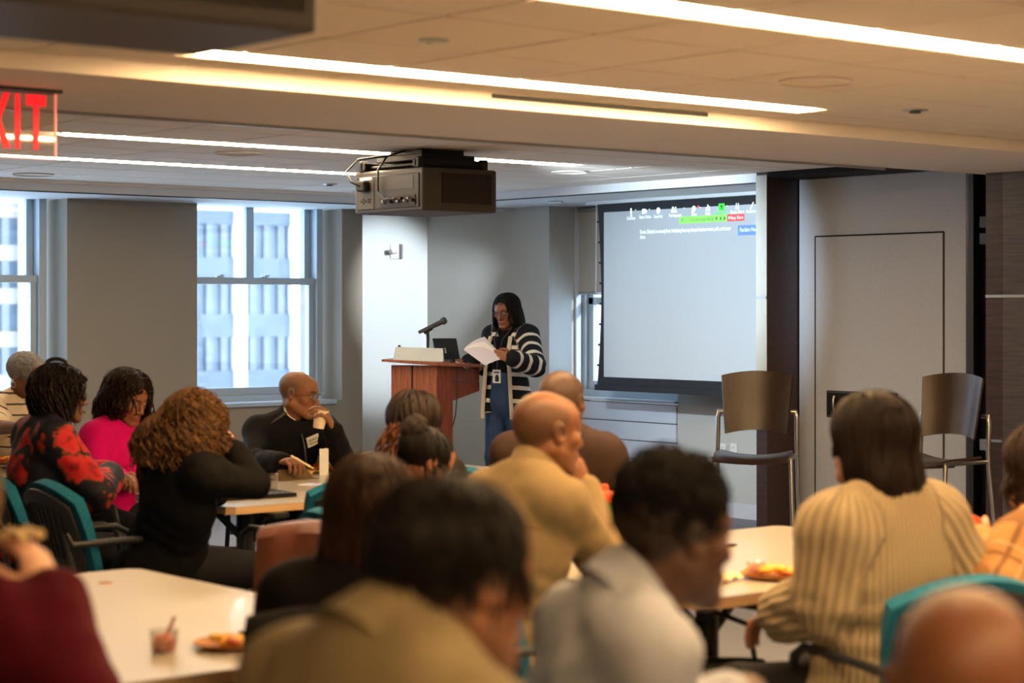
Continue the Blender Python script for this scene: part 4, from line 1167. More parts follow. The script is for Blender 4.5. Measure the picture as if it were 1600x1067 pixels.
# ---------------------------------------------------------------- smooth bodies (blended distance fields -> one mesh)
class Field:
    def __init__(s, lo, hi, h):
        s.lo = np.array(lo, float); s.h = h
        s.n = np.maximum(4, np.ceil((np.array(hi) - s.lo) / h).astype(int) + 1)
        s.ax = [(s.lo[i] + h * np.arange(s.n[i])).astype(np.float32) for i in range(3)]
        s.D = np.full(tuple(s.n), 0.5, np.float32)
    def sub(s, lo, hi):
        a = [max(0, int((lo[i] - s.lo[i]) / s.h)) for i in range(3)]
        b = [min(int(s.n[i]), int((hi[i] - s.lo[i]) / s.h) + 2) for i in range(3)]
        if any(b[i] <= a[i] for i in range(3)): return None
        sl = tuple(slice(a[i], b[i]) for i in range(3))
        x = s.ax[0][sl[0]][:, None, None]; y = s.ax[1][sl[1]][None, :, None]; z = s.ax[2][sl[2]][None, None, :]
        return sl, x, y, z
    def put(s, prim, grow=0.0):
        lo, hi = prim.bbox()
        m = 0.03 + prim.k * 1.2 + abs(grow)
        r = s.sub(np.array(lo) - m, np.array(hi) + m)
        if r is None: return
        sl, x, y, z = r
        d = prim.dist(x, y, z)
        if prim.op == 'u':
            d = d - grow
            a = s.D[sl]; k = prim.k
            if k > 0:
                h = np.clip(0.5 + 0.5 * (a - d) / k, 0, 1)
                s.D[sl] = a * (1 - h) + d * h - k * h * (1 - h)
            else: s.D[sl] = np.minimum(a, d)
        else:
            a = s.D[sl]; k = prim.k; d = -d
            if k > 0:
                h = np.clip(0.5 - 0.5 * (a - d) / k, 0, 1)
                s.D[sl] = a * (1 - h) + d * h + k * h * (1 - h)
            else: s.D[sl] = np.maximum(a, d)
    def sample(s, P):
        q = (P - s.lo) / s.h
        i = np.clip(np.floor(q).astype(int), 0, s.n - 2); f = np.clip(q - i, 0, 1)
        D = s.D
        r = 0
        for dx in (0, 1):
            for dy in (0, 1):
                for dz in (0, 1):
                    w = (f[:, 0] if dx else 1 - f[:, 0]) * (f[:, 1] if dy else 1 - f[:, 1]) * (f[:, 2] if dz else 1 - f[:, 2])
                    r = r + w * D[i[:, 0] + dx, i[:, 1] + dy, i[:, 2] + dz]
        return r
    def grad(s, P, e=0.006):
        g = np.stack([s.sample(P + np.eye(3)[i] * e) - s.sample(P - np.eye(3)[i] * e) for i in range(3)], 1)
        return g / (np.linalg.norm(g, axis=1, keepdims=True) + 1e-9)
    def mesh(s, smooth=1):
        D = s.D; n = s.n
        D = D.copy()
        D[0], D[-1] = 0.5, 0.5; D[:, 0], D[:, -1] = 0.5, 0.5; D[:, :, 0], D[:, :, -1] = 0.5, 0.5
        I = D < 0
        c = np.zeros(tuple(n - 1), np.int8)
        for dx in (0, 1):
            for dy in (0, 1):
                for dz in (0, 1):
                    c += I[dx:n[0] - 1 + dx, dy:n[1] - 1 + dy, dz:n[2] - 1 + dz]
        act = np.argwhere((c > 0) & (c < 8))
        if len(act) == 0: return np.zeros((0, 3)), np.zeros((0, 4), int)
        corners = np.array([(dx, dy, dz) for dx in (0, 1) for dy in (0, 1) for dz in (0, 1)])
        vals = np.stack([D[act[:, 0] + o[0], act[:, 1] + o[1], act[:, 2] + o[2]] for o in corners], 1)
        pos = np.zeros((len(act), 3)); cnt = np.zeros(len(act))
        for i in range(8):
            for j in range(i + 1, 8):
                if np.abs(corners[i] - corners[j]).sum() != 1: continue
                va, vb = vals[:, i], vals[:, j]
                m = (va < 0) != (vb < 0)
                t = np.where(m, va / np.where(m, va - vb, 1), 0)
                p = corners[i] + t[:, None] * (corners[j] - corners[i])
                pos += np.where(m[:, None], p, 0); cnt += m
        V = s.lo + (act + pos / cnt[:, None]) * s.h
        idx = np.full(tuple(n - 1), -1, np.int32)
        idx[act[:, 0], act[:, 1], act[:, 2]] = np.arange(len(act))
        Fs = []
        for ax in range(3):
            u, v = [(1, 2), (2, 0), (0, 1)][ax]
            sl0 = [slice(1, n[i] - 1) for i in range(3)]; sl0[ax] = slice(0, n[ax] - 1)
            sl1 = list(sl0); sl1[ax] = slice(1, n[ax])
            A, B = I[tuple(sl0)], I[tuple(sl1)]
            e = np.argwhere(A != B)
            flip = A[A != B]
            base = np.array([1, 1, 1]); base[ax] = 0
            e = e + base
            q = []
            for du, dv in ((-1, -1), (0, -1), (0, 0), (-1, 0)):
                k = e.copy(); k[:, u] += du; k[:, v] += dv
                q.append(idx[k[:, 0], k[:, 1], k[:, 2]])
            q = np.stack(q, 1)
            q[~flip] = q[~flip][:, ::-1]
            Fs.append(q)
        Fc = np.concatenate(Fs)
        Fc = Fc[(Fc >= 0).all(1)]
        for _ in range(smooth):
            S = np.zeros_like(V); C = np.zeros(len(V))
            for a, b in ((0, 1), (1, 2), (2, 3), (3, 0)):
                np.add.at(S, Fc[:, a], V[Fc[:, b]]); np.add.at(C, Fc[:, a], 1)
                np.add.at(S, Fc[:, b], V[Fc[:, a]]); np.add.at(C, Fc[:, b], 1)
            V = V * 0.5 + 0.5 * S / np.maximum(C, 1)[:, None]
        return V, Fc

class Cone:
    """round cone a->b, optionally squashed along a unit vector"""
    def __init__(s, a, b, ra, rb, k=0.02, op='u', flat=None, fac=1.0, tag=''):
        s.a = np.array(a, float); s.b = np.array(b, float); s.ra, s.rb = ra, rb; s.k = k; s.op = op; s.tag = tag
        s.flat = None if flat is None else np.array(flat, float) / np.linalg.norm(flat); s.fac = fac
    def bbox(s):
        m = max(s.ra, s.rb)
        return np.minimum(s.a, s.b) - m, np.maximum(s.a, s.b) + m
    def dist(s, x, y, z):
        ba = (s.b - s.a).astype(np.float32); L = float(ba @ ba) + 1e-9
        px, py, pz = x - np.float32(s.a[0]), y - np.float32(s.a[1]), z - np.float32(s.a[2])
        h = np.clip((px * ba[0] + py * ba[1] + pz * ba[2]) / L, 0, 1)
        qx, qy, qz = px - h * ba[0], py - h * ba[1], pz - h * ba[2]
        q2 = qx * qx + qy * qy + qz * qz
        if s.flat is not None:
            f = s.flat
            dn = qx * np.float32(f[0]) + qy * np.float32(f[1]) + qz * np.float32(f[2])
            q2 = q2 + dn * dn * np.float32(1 / s.fac ** 2 - 1)
        return np.sqrt(q2) - (s.ra + (s.rb - s.ra) * h)
    def along(s, P):
        ba = s.b - s.a
        return np.clip((P - s.a) @ ba / (ba @ ba + 1e-9), 0, 1)
class Ell:
    def __init__(s, c, r, R=None, k=0.02, op='u', tag=''):
        s.c = np.array(c, float); s.r = np.array(r, float); s.R = np.eye(3) if R is None else np.array(R, float); s.k = k; s.op = op; s.tag = tag
    def bbox(s):
        e = np.sqrt(((s.R * s.r) ** 2).sum(1))
        return s.c - e, s.c + e
    def dist(s, x, y, z):
        px, py, pz = x - np.float32(s.c[0]), y - np.float32(s.c[1]), z - np.float32(s.c[2])
        k0 = k1 = 0
        for i in range(3):
            a = s.R[:, i].astype(np.float32)
            q = px * a[0] + py * a[1] + pz * a[2]
            r = np.float32(s.r[i])
            k0 = k0 + (q / r) ** 2; k1 = k1 + (q / (r * r)) ** 2
        k0 = np.sqrt(k0); k1 = np.sqrt(k1) + 1e-6
        return k0 * (k0 - 1) / k1
class Plane:
    """half space n.(p-o) < 0 inside"""
    def __init__(s, o, n, k=0.004, op='s', ext=0.3):
        s.o = np.array(o, float); s.nv = np.array(n, float) / np.linalg.norm(n); s.k = k; s.op = op; s.ext = ext
    def bbox(s): return s.o - s.ext, s.o + s.ext
    def dist(s, x, y, z):
        n = s.nv.astype(np.float32)
        return (x - np.float32(s.o[0])) * n[0] + (y - np.float32(s.o[1])) * n[1] + (z - np.float32(s.o[2])) * n[2]

def build_field(prims, h, grow=0.0, pad=0.03):
    los, his = zip(*[p.bbox() for p in prims if p.op == 'u'])
    lo = np.min(los, 0) - pad - grow; hi = np.max(his, 0) + pad + grow
    f = Field(lo, hi, h)
    for p in prims: f.put(p, grow)
    return f
_rs = np.random.RandomState(5)
_lat = _rs.rand(32, 32, 32)
def vnoise(P):
    i = np.floor(P).astype(int); f = P - i; f = f * f * (3 - 2 * f)
    r = 0
    for dx in (0, 1):
        for dy in (0, 1):
            for dz in (0, 1):
                w = (f[:, 0] if dx else 1 - f[:, 0]) * (f[:, 1] if dy else 1 - f[:, 1]) * (f[:, 2] if dz else 1 - f[:, 2])
                r = r + w * _lat[(i[:, 0] + dx) % 32, (i[:, 1] + dy) % 32, (i[:, 2] + dz) % 32]
    return r * 2 - 1
def vnormals(V, Fc):
    N = np.zeros_like(V)
    n = np.cross(V[Fc[:, 2]] - V[Fc[:, 0]], V[Fc[:, 3]] - V[Fc[:, 1]])
    for i in range(4): np.add.at(N, Fc[:, i], n)
    return N / (np.linalg.norm(N, axis=1, keepdims=True) + 1e-12)
def np_mesh(name, V, Fc, m, parent, off, cols=None, attrs=None, smooth=True):
    me = bpy.data.meshes.new(name)
    V = np.asarray(V) - np.array(off)
    nv, nf = len(V), len(Fc)
    k = Fc.shape[1]
    me.vertices.add(nv); me.vertices.foreach_set('co', V.astype(np.float32).ravel())
    me.loops.add(nf * k); me.loops.foreach_set('vertex_index', Fc.astype(np.int32).ravel())
    me.polygons.add(nf)
    me.polygons.foreach_set('loop_start', np.arange(0, nf * k, k, dtype=np.int32))
    me.polygons.foreach_set('loop_total', np.full(nf, k, np.int32))
    me.polygons.foreach_set('use_smooth', np.full(nf, smooth))
    me.update(calc_edges=True)
    if cols is not None:
        a = me.attributes.new('tone', 'FLOAT_COLOR', 'POINT')
        a.data.foreach_set('color', np.concatenate([cols, np.ones((nv, 1))], 1).astype(np.float32).ravel())
    for nm, arr in (attrs or {}).items():
        a = me.attributes.new(nm, 'FLOAT', 'POINT'); a.data.foreach_set('value', np.asarray(arr, np.float32))
    if m: me.materials.append(m)
    return link(name, me, parent)
def join_np(parts):
    Vs, Fs, Cs, o = [], [], [], 0
    for V, Fc, C in parts:
        Vs.append(V); Fs.append(Fc + o); Cs.append(C); o += len(V)
    return np.concatenate(Vs), np.concatenate(Fs), np.concatenate(Cs)
def strand_tubes(paths, rad, n=3):
    """paths (S, T, 3) -> quads"""
    S_, T = paths.shape[:2]
    t = np.gradient(paths, axis=1); t /= np.linalg.norm(t, axis=2, keepdims=True) + 1e-9
    ref = np.tile(np.array([0.3, 0.5, 0.81]), (S_, T, 1))
    u = np.cross(t, ref); u /= np.linalg.norm(u, axis=2, keepdims=True) + 1e-9
    w = np.cross(t, u)
    taper = np.sin(np.linspace(0.25, math.pi - 0.15, T)) ** 0.5
    r = (rad if np.ndim(rad) else np.full(S_, rad))[:, None] * taper[None]
    V = np.stack([paths + (u * math.cos(2 * math.pi * k / n) + w * math.sin(2 * math.pi * k / n)) * r[:, :, None] for k in range(n)], 2)
    ids = np.arange(S_ * T * n).reshape(S_, T, n)
    Fs = []
    for k in range(n):
        k2 = (k + 1) % n
        Fs.append(np.stack([ids[:, :-1, k], ids[:, :-1, k2], ids[:, 1:, k2], ids[:, 1:, k]], -1).reshape(-1, 4))
    return V.reshape(-1, 3), np.concatenate(Fs)
# ---------------------------------------------------------------- people
def V3(v): return np.array([v[0], v[1], v[2]], float)
UP = np.array([0, 0, 1.0])
def attr_mat(name, rough=0.5, attr='tone', sss=0.0, noise=0.12, nscale=60, bump=0.0, bscale=200, sheen=0.0, spec=0.4):
    m, nt, b = new_mat(name)
    N, L = nt.nodes, nt.links
    a = N.new('ShaderNodeAttribute'); a.attribute_name = attr
    tc = N.new('ShaderNodeTexCoord')
    n = N.new('ShaderNodeTexNoise'); n.inputs['Scale'].default_value = nscale; n.inputs['Detail'].default_value = 4
    L.new(tc.outputs['Object'], n.inputs['Vector'])
    mr = N.new('ShaderNodeMapRange'); mr.inputs[3].default_value = 1 - noise; mr.inputs[4].default_value = 1 + noise
    L.new(n.outputs[0], mr.inputs[0])
    mx = N.new('ShaderNodeMix'); mx.data_type = 'RGBA'; mx.blend_type = 'MULTIPLY'; mx.inputs[0].default_value = 1
    L.new(a.outputs['Color'], mx.inputs[6]); L.new(mr.outputs[0], mx.inputs[7])
    L.new(mx.outputs[2], b.inputs['Base Color'])
    b.inputs['Roughness'].default_value = rough
    b.inputs['Specular IOR Level'].default_value = spec
    b.inputs['Sheen Weight'].default_value = sheen
    if bump:
        bp = N.new('ShaderNodeBump'); bp.inputs['Strength'].default_value = bump; bp.inputs['Distance'].default_value = 0.002
        n2 = N.new('ShaderNodeTexNoise'); n2.inputs['Scale'].default_value = bscale
        L.new(tc.outputs['Object'], n2.inputs['Vector']); L.new(n2.outputs[0], bp.inputs['Height']); L.new(bp.outputs[0], b.inputs['Normal'])
    return m
M['skin'] = attr_mat('skin', 0.5, noise=0.08, nscale=40, bump=0.15, bscale=400)
M['hair'] = attr_mat('hair', 0.55, noise=0.3, nscale=25, spec=0.22)
M['hair_matte'] = attr_mat('hair_matte', 0.75, noise=0.4, nscale=150, bump=0.8, bscale=500, spec=0.25)

SK = {'deep': srgb(84, 54, 40)[:3], 'brown': srgb(108, 70, 50)[:3], 'tan': srgb(138, 94, 68)[:3], 'light': srgb(200, 152, 124)[:3], 'mid': srgb(140, 92, 66)[:3]}

def rotm(axis, deg):
    return np.array(Matrix.Rotation(math.radians(deg), 3, Vector(axis)))

def head_frame(hyaw, pitch, roll):
    f = V3(AZ(hyaw)); r = V3(AZ(hyaw + 90))
    R = np.stack([r, f, UP], 1)
    P = rotm((1, 0, 0), -pitch) @ rotm((0, 1, 0), roll)
    return R @ P

def head_prims(c, R, s=1.0, female=False, neck_to=None):
    L = lambda x, y, z: c + R @ (np.array([x, y, z]) * s)
    jw = 0.054 if female else 0.060
    P = [Ell(L(0, -.018, .034), np.array([.076, .097, .082]) * s, R, k=0.0),
         Ell(L(0, .022, -.035), np.array([.064, .070, .078]) * s, R, k=0.03 * s),
         Ell(L(0, .045, .045), np.array([.058, .045, .045]) * s, R, k=0.03 * s)]
    for sx in (-1, 1):
        P.append(Cone(L(sx * jw, -.012, -.048), L(sx * .018, .070, -.098), .021 * s, .018 * s, k=.025 * s))
        P.append(Ell(L(sx * .045, .058, -.018), np.array([.022, .022, .02]) * s, R, k=.02 * s))
        P.append(Cone(L(sx * .012, .088, .026), L(sx * .044, .070, .026), .011 * s, .009 * s, k=.012 * s))
    P.append(Ell(L(0, .076, -.100), np.array([.024, .019, .017]) * s, R, k=.018 * s))
    for sx in (-1, 1):
        P.append(Ell(L(sx * .031, .100, .006), np.array([.019, .017, .012]) * s, R, k=.014 * s, op='s'))
    P.append(Cone(L(0, .088, .016), L(0, .109, -.028), .0075 * s, .0115 * s, k=.010 * s))
    for sx in (-1, 1):
        P.append(Ell(L(sx * .031, .0795, .0145), np.array([.0165, .0115, .0060]) * s, R, k=.003 * s))
        P.append(Ell(L(sx * .031, .0790, -.0045), np.array([.0155, .0105, .0050]) * s, R, k=.003 * s))
        P.append(Ell(L(sx * .0135, .097, -.033), np.array([.009, .012, .008]) * s, R, k=.006 * s))
    P.append(Ell(L(0, .080, -.064), np.array([.030, .020, .022]) * s, R, k=.012 * s))
    P.append(Cone(L(-.018, .093, -.061), L(.018, .093, -.061), .0058 * s, .0058 * s, k=.005 * s))
    P.append(Cone(L(-.015, .092, -.073), L(.015, .092, -.073), .0065 * s, .0065 * s, k=.005 * s))
    P.append(Cone(L(-.024, .103, -.067), L(.024, .103, -.067), .0022 * s, .0022 * s, k=.004 * s, op='s'))
    for sx in (-1, 1):
        Re = R @ rotm((0, 0, 1), -sx * 22) @ rotm((1, 0, 0), 12)
        P.append(Ell(L(sx * .080, -.012, .0), np.array([.009, .021, .033]) * s, Re, k=.006 * s))
        P.append(Ell(L(sx * .090, -.006, .003), np.array([.008, .012, .020]) * s, Re, k=.005 * s, op='s'))
    if neck_to is not None:
        P.append(Cone(L(0, -.022, -.05), neck_to, .056 * s if not female else .049 * s, .066 * s if not female else .056 * s, k=.025))
    return P

HLY = [-.2, -.06, -.02, .012, .03, .06, .085, .2]
HLZ = [-.062, -.052, -.012, -.010, .032, .060, .078, .085]
def skin_cols(V, c, R, s, tone, female, brow=(0.02, 0.012, 0.008), buzz=None, beard=0.0, lips=None, bald=False):
    q = (V - c) @ R / s
    x, y, z = q[:, 0], q[:, 1], q[:, 2]
    C = np.tile(np.array(tone), (len(V), 1))
    hd = (np.linalg.norm(q, axis=1) < .2)
    def mix(C, w, col): return C * (1 - w[:, None]) + np.array(col) * w[:, None]
    warm = np.exp(-(((np.abs(x) - .045) / .025) ** 2 + ((z + .03) / .025) ** 2)) * (y > .03) * hd
    C = mix(C, warm * .25, (tone[0] * 1.15, tone[1] * .85, tone[2] * .8))
    lp = np.exp(-((x / .02) ** 4 + ((z + .067) / .011) ** 4)) * (y > .07) * hd
    C = mix(C, lp * .7, lips or (tone[0] * .8, tone[1] * .5, tone[2] * .5))
    br = np.exp(-(((np.abs(x) - .031) / .020) ** 4 + ((z - .030 + .10 * np.abs(np.abs(x) - .03)) / .0055) ** 4)) * (y > .055) * hd
    C = mix(C, br * .85, brow)
    if beard:
        b = (np.clip((-.028 - z) / .02, 0, 1)) * np.clip((y + .01) / .03, 0, 1) * hd * (1 - lp)
        C = mix(C, b * beard, (.03, .02, .016))
    if buzz is not None:
        col, al = buzz
        hl = np.interp(y, HLY, HLZ)
        w = np.clip((z - hl) / .014, 0, 1) * hd
        if bald:
            top = np.clip((z - .055 - np.clip(-y, 0, 1) * .35) / .03, 0, 1)
            w = w * (1 - top)
            w = w * np.clip((.035 - y) / .02, 0, 1)
        C = mix(C, w * al, col)
    eye_sh = np.exp(-(((np.abs(x) - .031) / .016) ** 4 + ((z - .006) / .011) ** 4)) * (y > .06) * hd
    C = mix(C, eye_sh * .35, np.array(tone) * .5)
    return C

def eyeballs(c, R, s, iris=(0.03, 0.015, 0.008), look=(0, 0)):
    parts = []
    for sx in (-1, 1):
        b = bmesh.new(); bmesh.ops.create_uvsphere(b, u_segments=16, v_segments=12, radius=.0125 * s)
        b.verts.ensure_lookup_table(); b.verts.index_update()
        lv = np.array([v.co for v in b.verts])
        bmesh.ops.triangulate(b, faces=b.faces)
        Fc = np.array([[v.index for v in f.verts] + [f.verts[2].index] for f in b.faces])
        b.free()
        dirn = np.array([math.sin(math.radians(look[0])), math.cos(math.radians(look[0])), math.sin(math.radians(look[1]))])
        dt = lv @ dirn / np.linalg.norm(dirn) / (.0125 * s)
        C = np.where((dt > .86)[:, None], np.array(iris), np.array([.42, .38, .35]))
        # upper eyelid in skin tone is left to the socket
        V = c + (R @ ((lv + np.array([sx * .031, .0770, .005]) * s).T)).T
        parts.append((V, Fc, C))
    return parts

def hand_prims(w, d, palm, side, s=1.0, curl=0.5, thumb=0.4, spread=0.0):
    d = V3(d) / np.linalg.norm(V3(d)); pl = V3(palm); pl = pl - d * (pl @ d); pl /= np.linalg.norm(pl)
    bk = -pl
    th = np.cross(bk, d) if side == 'R' else np.cross(d, bk)
    # right hand, palm down, fingers forward: thumb on the left
    w = V3(w)
    Lc = lambda a, b, c_: w + (th * a + d * b + bk * c_) * s
    R = np.stack([th, d, bk], 1)
    P = [Cone(Lc(0, -.05, 0), Lc(0, .01, 0), .026 * s, .025 * s, k=0, flat=bk, fac=.8),
         Ell(Lc(0, .05, 0), np.array([.041, .052, .016]) * s, R, k=.02 * s),
         Ell(Lc(.022, .03, -.008), np.array([.02, .03, .016]) * s, R, k=.012 * s)]
    cl = curl if isinstance(curl, (list, tuple)) else [curl] * 4
    off = (.029, .010, -.010, -.028); by = (.088, .092, .088, .078); ln = (.95, 1.05, .98, .78)
    for i in range(4):
        p = Lc(off[i], by[i], 0); a = 0.0; pa = 0
        sp = (1.5 - i) * spread
        dd0 = d * math.cos(sp) + th * math.sin(sp)
        for j, (l, ra, rb, kc) in enumerate(((.044, .0098, .0090, .9), (.027, .0090, .0082, 1.15), (.022, .0082, .0068, .75))):
            a += cl[i] * kc
            dv = dd0 * math.cos(a) + pl * math.sin(a)
            q = p + dv * l * ln[i] * s
            P.append(Cone(p, q, ra * s, rb * s, k=.004 * s))
            p = q
    p = Lc(.030, .022, -.006)
    t0 = th * .72 + d * .62 + pl * (.15 + .5 * thumb); t0 /= np.linalg.norm(t0)
    t1 = th * (.45 - .6 * thumb) + d * .85 + pl * (.2 + .5 * thumb); t1 /= np.linalg.norm(t1)
    q = p + t0 * .044 * s; P.append(Cone(p, q, .0135 * s, .0115 * s, k=.008 * s)); p = q
    q = p + t1 * .032 * s; P.append(Cone(p, q, .0112 * s, .0098 * s, k=.004 * s)); p = q
    t2 = t1 * .9 + pl * .3 - th * .3 * thumb; t2 /= np.linalg.norm(t2)
    q = p + t2 * .026 * s; P.append(Cone(p, q, .0098 * s, .0075 * s, k=.003 * s))
    return P

def eval_prim(p, V): return p.dist(V[:, 0], V[:, 1], V[:, 2])

class Person:
    def __init__(s, label, head, hyaw, byaw, pitch=0, roll=0, lean=0.05, hip=None, hipz=0.53, female=False, hs=1.0, sw=0.19, bulk=1.0,
                 tone='brown', arms=None, stand=False, buzz=None, bald=False, beard=0.0, lips=None, chest=0.0, voxel=0.009, hipw=1.0, look=(0, 0), headvox=0.0042, side_lean=0.0, nk=(0, 0)):
        s.label = label; s.c = V3(head); s.hs = hs * (0.96 if female else 1.0); s.female = female
        s.R = head_frame(hyaw, pitch, roll)
        s.f = V3(AZ(byaw)); s.r = V3(AZ(byaw + 90)); s.tone = SK[tone] if isinstance(tone, str) else tone
        s.sw = sw; s.stand = stand; s.voxel = voxel
        s.N = s.c - UP * (.138 + nk[1]) * s.hs - s.R[:, 1] * 0.012 - s.f * (0.045 + nk[0])
        if hip is None:
            hip = s.c - s.f * lean - s.r * side_lean; hip[2] = hipz
        s.hip = V3(hip)
        s.root = thing('person', (s.hip[0], s.hip[1], 0), label, 'person')
        s.off = np.array([s.hip[0], s.hip[1], 0])
        ax = s.N - s.hip; L = np.linalg.norm(ax); a = ax / L
        s.axis = a
        s.waist = s.hip + a * L * .33
        s.chest = s.hip + a * L * .66
        s.sh = {k: s.N - a * .055 + s.r * sg * (sw - .03) + s.f * -.005 for k, sg in (('R', 1), ('L', -1))}
        s.bulk = bulk; b = bulk
        fl = s.f - a * (s.f @ a)
        s.fl = fl
        T = [Cone(s.hip, s.waist, .165 * b * hipw, .142 * b, k=0, flat=fl, fac=.72, tag='t'),
             Cone(s.waist, s.chest, .142 * b, .160 * b, k=.04, flat=fl, fac=.70, tag='t'),
             Cone(s.chest, s.N - a * .06, .160 * b, .115 * b, k=.05, flat=fl, fac=.66, tag='t'),
             Cone(s.sh['L'], s.sh['R'], .058 * b, .058 * b, k=.05, tag='t')]
        for k in 'LR':
            T.append(Cone(s.N + a * .015, s.sh[k], .045, .048 * b, k=.04, tag='t'))
        if chest:
            for sg in (-1, 1):
                T.append(Ell(s.chest + s.r * sg * .075 + fl * .095 * b - a * .01, np.array([.065, .065, .065]) * chest, k=.05, tag='t'))
        T.append(Ell(s.hip - s.f * .04 * b - UP * .005, np.array([.155, .125, .09]) * b * hipw, np.stack([s.r, s.f, UP], 1), k=.05, tag='t'))
        s.torso = T
        s.arms = {}
        arms = arms or {}
        for k, sg in (('R', 1), ('L', -1)):
            A = dict(arms.get(k, {}))
            if 'elbow' not in A:
                A['elbow'] = s.sh[k] + s.r * sg * .07 - UP * .26 + s.f * .03
                A['wrist'] = A['elbow'] + s.f * .22 - s.r * sg * .10 - UP * .04
            A['elbow'] = V3(A['elbow']); A['wrist'] = V3(A['wrist'])
            A.setdefault('dir', A['wrist'] - A['elbow']); A.setdefault('palm', (0, 0, -1)); A.setdefault('curl', .45); A.setdefault('thumb', .4)
            s.arms[k] = A
        s.arm_prims = {}
        for k in 'LR':
            A = s.arms[k]
            s.arm_prims[k] = [Cone(s.sh[k], A['elbow'], .054 * b ** .5, .044, k=.03, tag='a' + k), Cone(A['elbow'], A['wrist'], .044, .030, k=.02, tag='b' + k)]
        s.legs = []
        s.feet = {}
        hz = s.hip[2]
        for sg, k in ((1, 'R'), (-1, 'L')):
            hj = s.hip + s.r * sg * .085
            if stand:
                kn = hj + s.f * .02 + s.r * sg * .01; kn[2] = hz * .53
                an = kn - s.f * .02; an[2] = .08
            else:
                kn = hj + s.f * .42 + s.r * sg * .05; kn[2] = .50
                an = kn + s.f * .03; an[2] = .09
            s.legs += [Cone(hj, kn, .088 * b, .060, k=.03, tag='l'), Cone(kn, an, .060, .043, k=.02, tag='l')]
            s.feet[k] = an
        # body: head and neck, hands and a plain trunk, one mesh
        parts = []
        hp = head_prims(s.c, s.R, s.hs, female, s.N - a * .05)
        fd = build_field(hp, headvox); V, Fc = fd.mesh(1)
        s.headfield = fd
        parts.append((V, Fc, skin_cols(V, s.c, s.R, s.hs, s.tone, female, buzz=buzz, beard=beard, lips=lips, bald=bald)))
        parts += eyeballs(s.c, s.R, s.hs, look=look)
        trunk = [Cone(p.a, p.b, p.ra * .9, p.rb * .9, p.k, flat=p.flat, fac=p.fac) for p in s.torso if isinstance(p, Cone)]
        for k in 'LR': trunk += s.arm_prims[k]
        trunk += [Cone(p.a, p.b, p.ra * .9, p.rb * .9, p.k) for p in s.legs]
        fd = build_field(trunk, .016); V, Fc = fd.mesh(1)
        parts.append((V, Fc, np.tile(np.array(s.tone), (len(V), 1))))
        for k in 'LR':
            A = s.arms[k]
            if A.get('hide'): continue
            hpz = hand_prims(A['wrist'], A['dir'], A['palm'], k, s.hs * 1.0, A['curl'], A['thumb'], A.get('spread', 0))
            fd = build_field(hpz, .0032, pad=.012); V, Fc = fd.mesh(1)
            parts.append((V, Fc, np.tile(np.array(s.tone) * 1.02, (len(V), 1))))
        V, Fc, C = join_np(parts)
        s.body = np_mesh('body', V, Fc, M['skin'], s.root, s.off, cols=C)

    def hand_point(s, k, a=0.0, b=0.09, c=-.02):
        A = s.arms[k]
        d = V3(A['dir']); d /= np.linalg.norm(d); pl = V3(A['palm']); pl = pl - d * (pl @ d); pl /= np.linalg.norm(pl)
        return A['wrist'] + d * b + pl * (-c)

    def attrs(s, V, prims):
        D = np.stack([eval_prim(p, V) for p in prims], 1)
        best = D.argmin(1)
        su = np.zeros(len(V)); sv = np.zeros(len(V)); arm = np.zeros(len(V))
        for i, p in enumerate(prims):
            m = best == i
            if not m.any(): continue
            q = V[m]
            if p.tag[:1] in 'ab' and isinstance(p, Cone):
                k = p.tag[1]
                up = s.arm_prims[k][0]; l0 = np.linalg.norm(up.b - up.a); l1 = np.linalg.norm(p.b - p.a)
                su[m] = p.along(q) * l1 + (l0 if p.tag[0] == 'b' else 0)
                ax = (p.b - p.a) / l1
                e1 = np.cross(ax, UP + .01 * s.f); e1 /= np.linalg.norm(e1); e2 = np.cross(ax, e1)
                rel = q - p.a
                sv[m] = np.arctan2(rel @ e2, rel @ e1) * .055
                arm[m] = 1
            else:
                rel = q - s.hip
                su[m] = rel @ s.axis
                sv[m] = np.arctan2(rel @ s.r, -(rel @ s.f)) * .17
        return su, sv, arm

    def top(s, m, name='top', grow=.012, sleeves=True, sleeve_to=1.0, neck=.012, hem=None, flare=0.0, folds=.006, extra=None, cut=None, vox=None, nz=9.0, neckz=0.0, sleeve_r=0.0, longer=0.0):
        P = list(s.torso)
        if hem is not None:
            a = s.hip.copy(); a[2] = hem
            P.append(Cone(s.hip + UP * .04, a, .165 * s.bulk, .165 * s.bulk + flare, k=.04, flat=s.f, fac=.78, tag='t'))
        for k in 'LR':
            u, l = s.arm_prims[k]
            if sleeve_to <= .5:
                P.append(Cone(u.a, u.a + (u.b - u.a) * sleeve_to * 2, u.ra + sleeve_r, u.rb + .01 + sleeve_r, k=.03, tag='a' + k))
            else:
                e = l.a + (l.b - l.a) * (sleeve_to - .5) * 2 * .97
                P += [Cone(u.a, u.b, u.ra + sleeve_r, u.rb + sleeve_r, k=.03, tag='a' + k), Cone(l.a, e, l.ra + sleeve_r, l.rb + .006 + sleeve_r * .7, k=.02, tag='b' + k)]
        P += (extra or [])
        up = [p for p in P]
        cut = list(cut or [])
        if hem is not None: cut.append(Plane((s.hip[0], s.hip[1], hem), (0, 0, 1), op='s', ext=.42))
        nk = Cone(s.N + s.axis * (.004 + neckz), s.c - UP * .02, .058 * s.hs + neck, .075, k=.006, op='s')
        lst = up + [nk] + (cut or [])
        fd = build_field(lst, vox or s.voxel, grow); V, Fc = fd.mesh(2)
        N = vnormals(V, Fc)
        S = np.array([1, 1, .45])
        disp = folds * (vnoise(V * nz * S + 3.1) + .6 * vnoise(V * nz * 2.3 + 7.7))
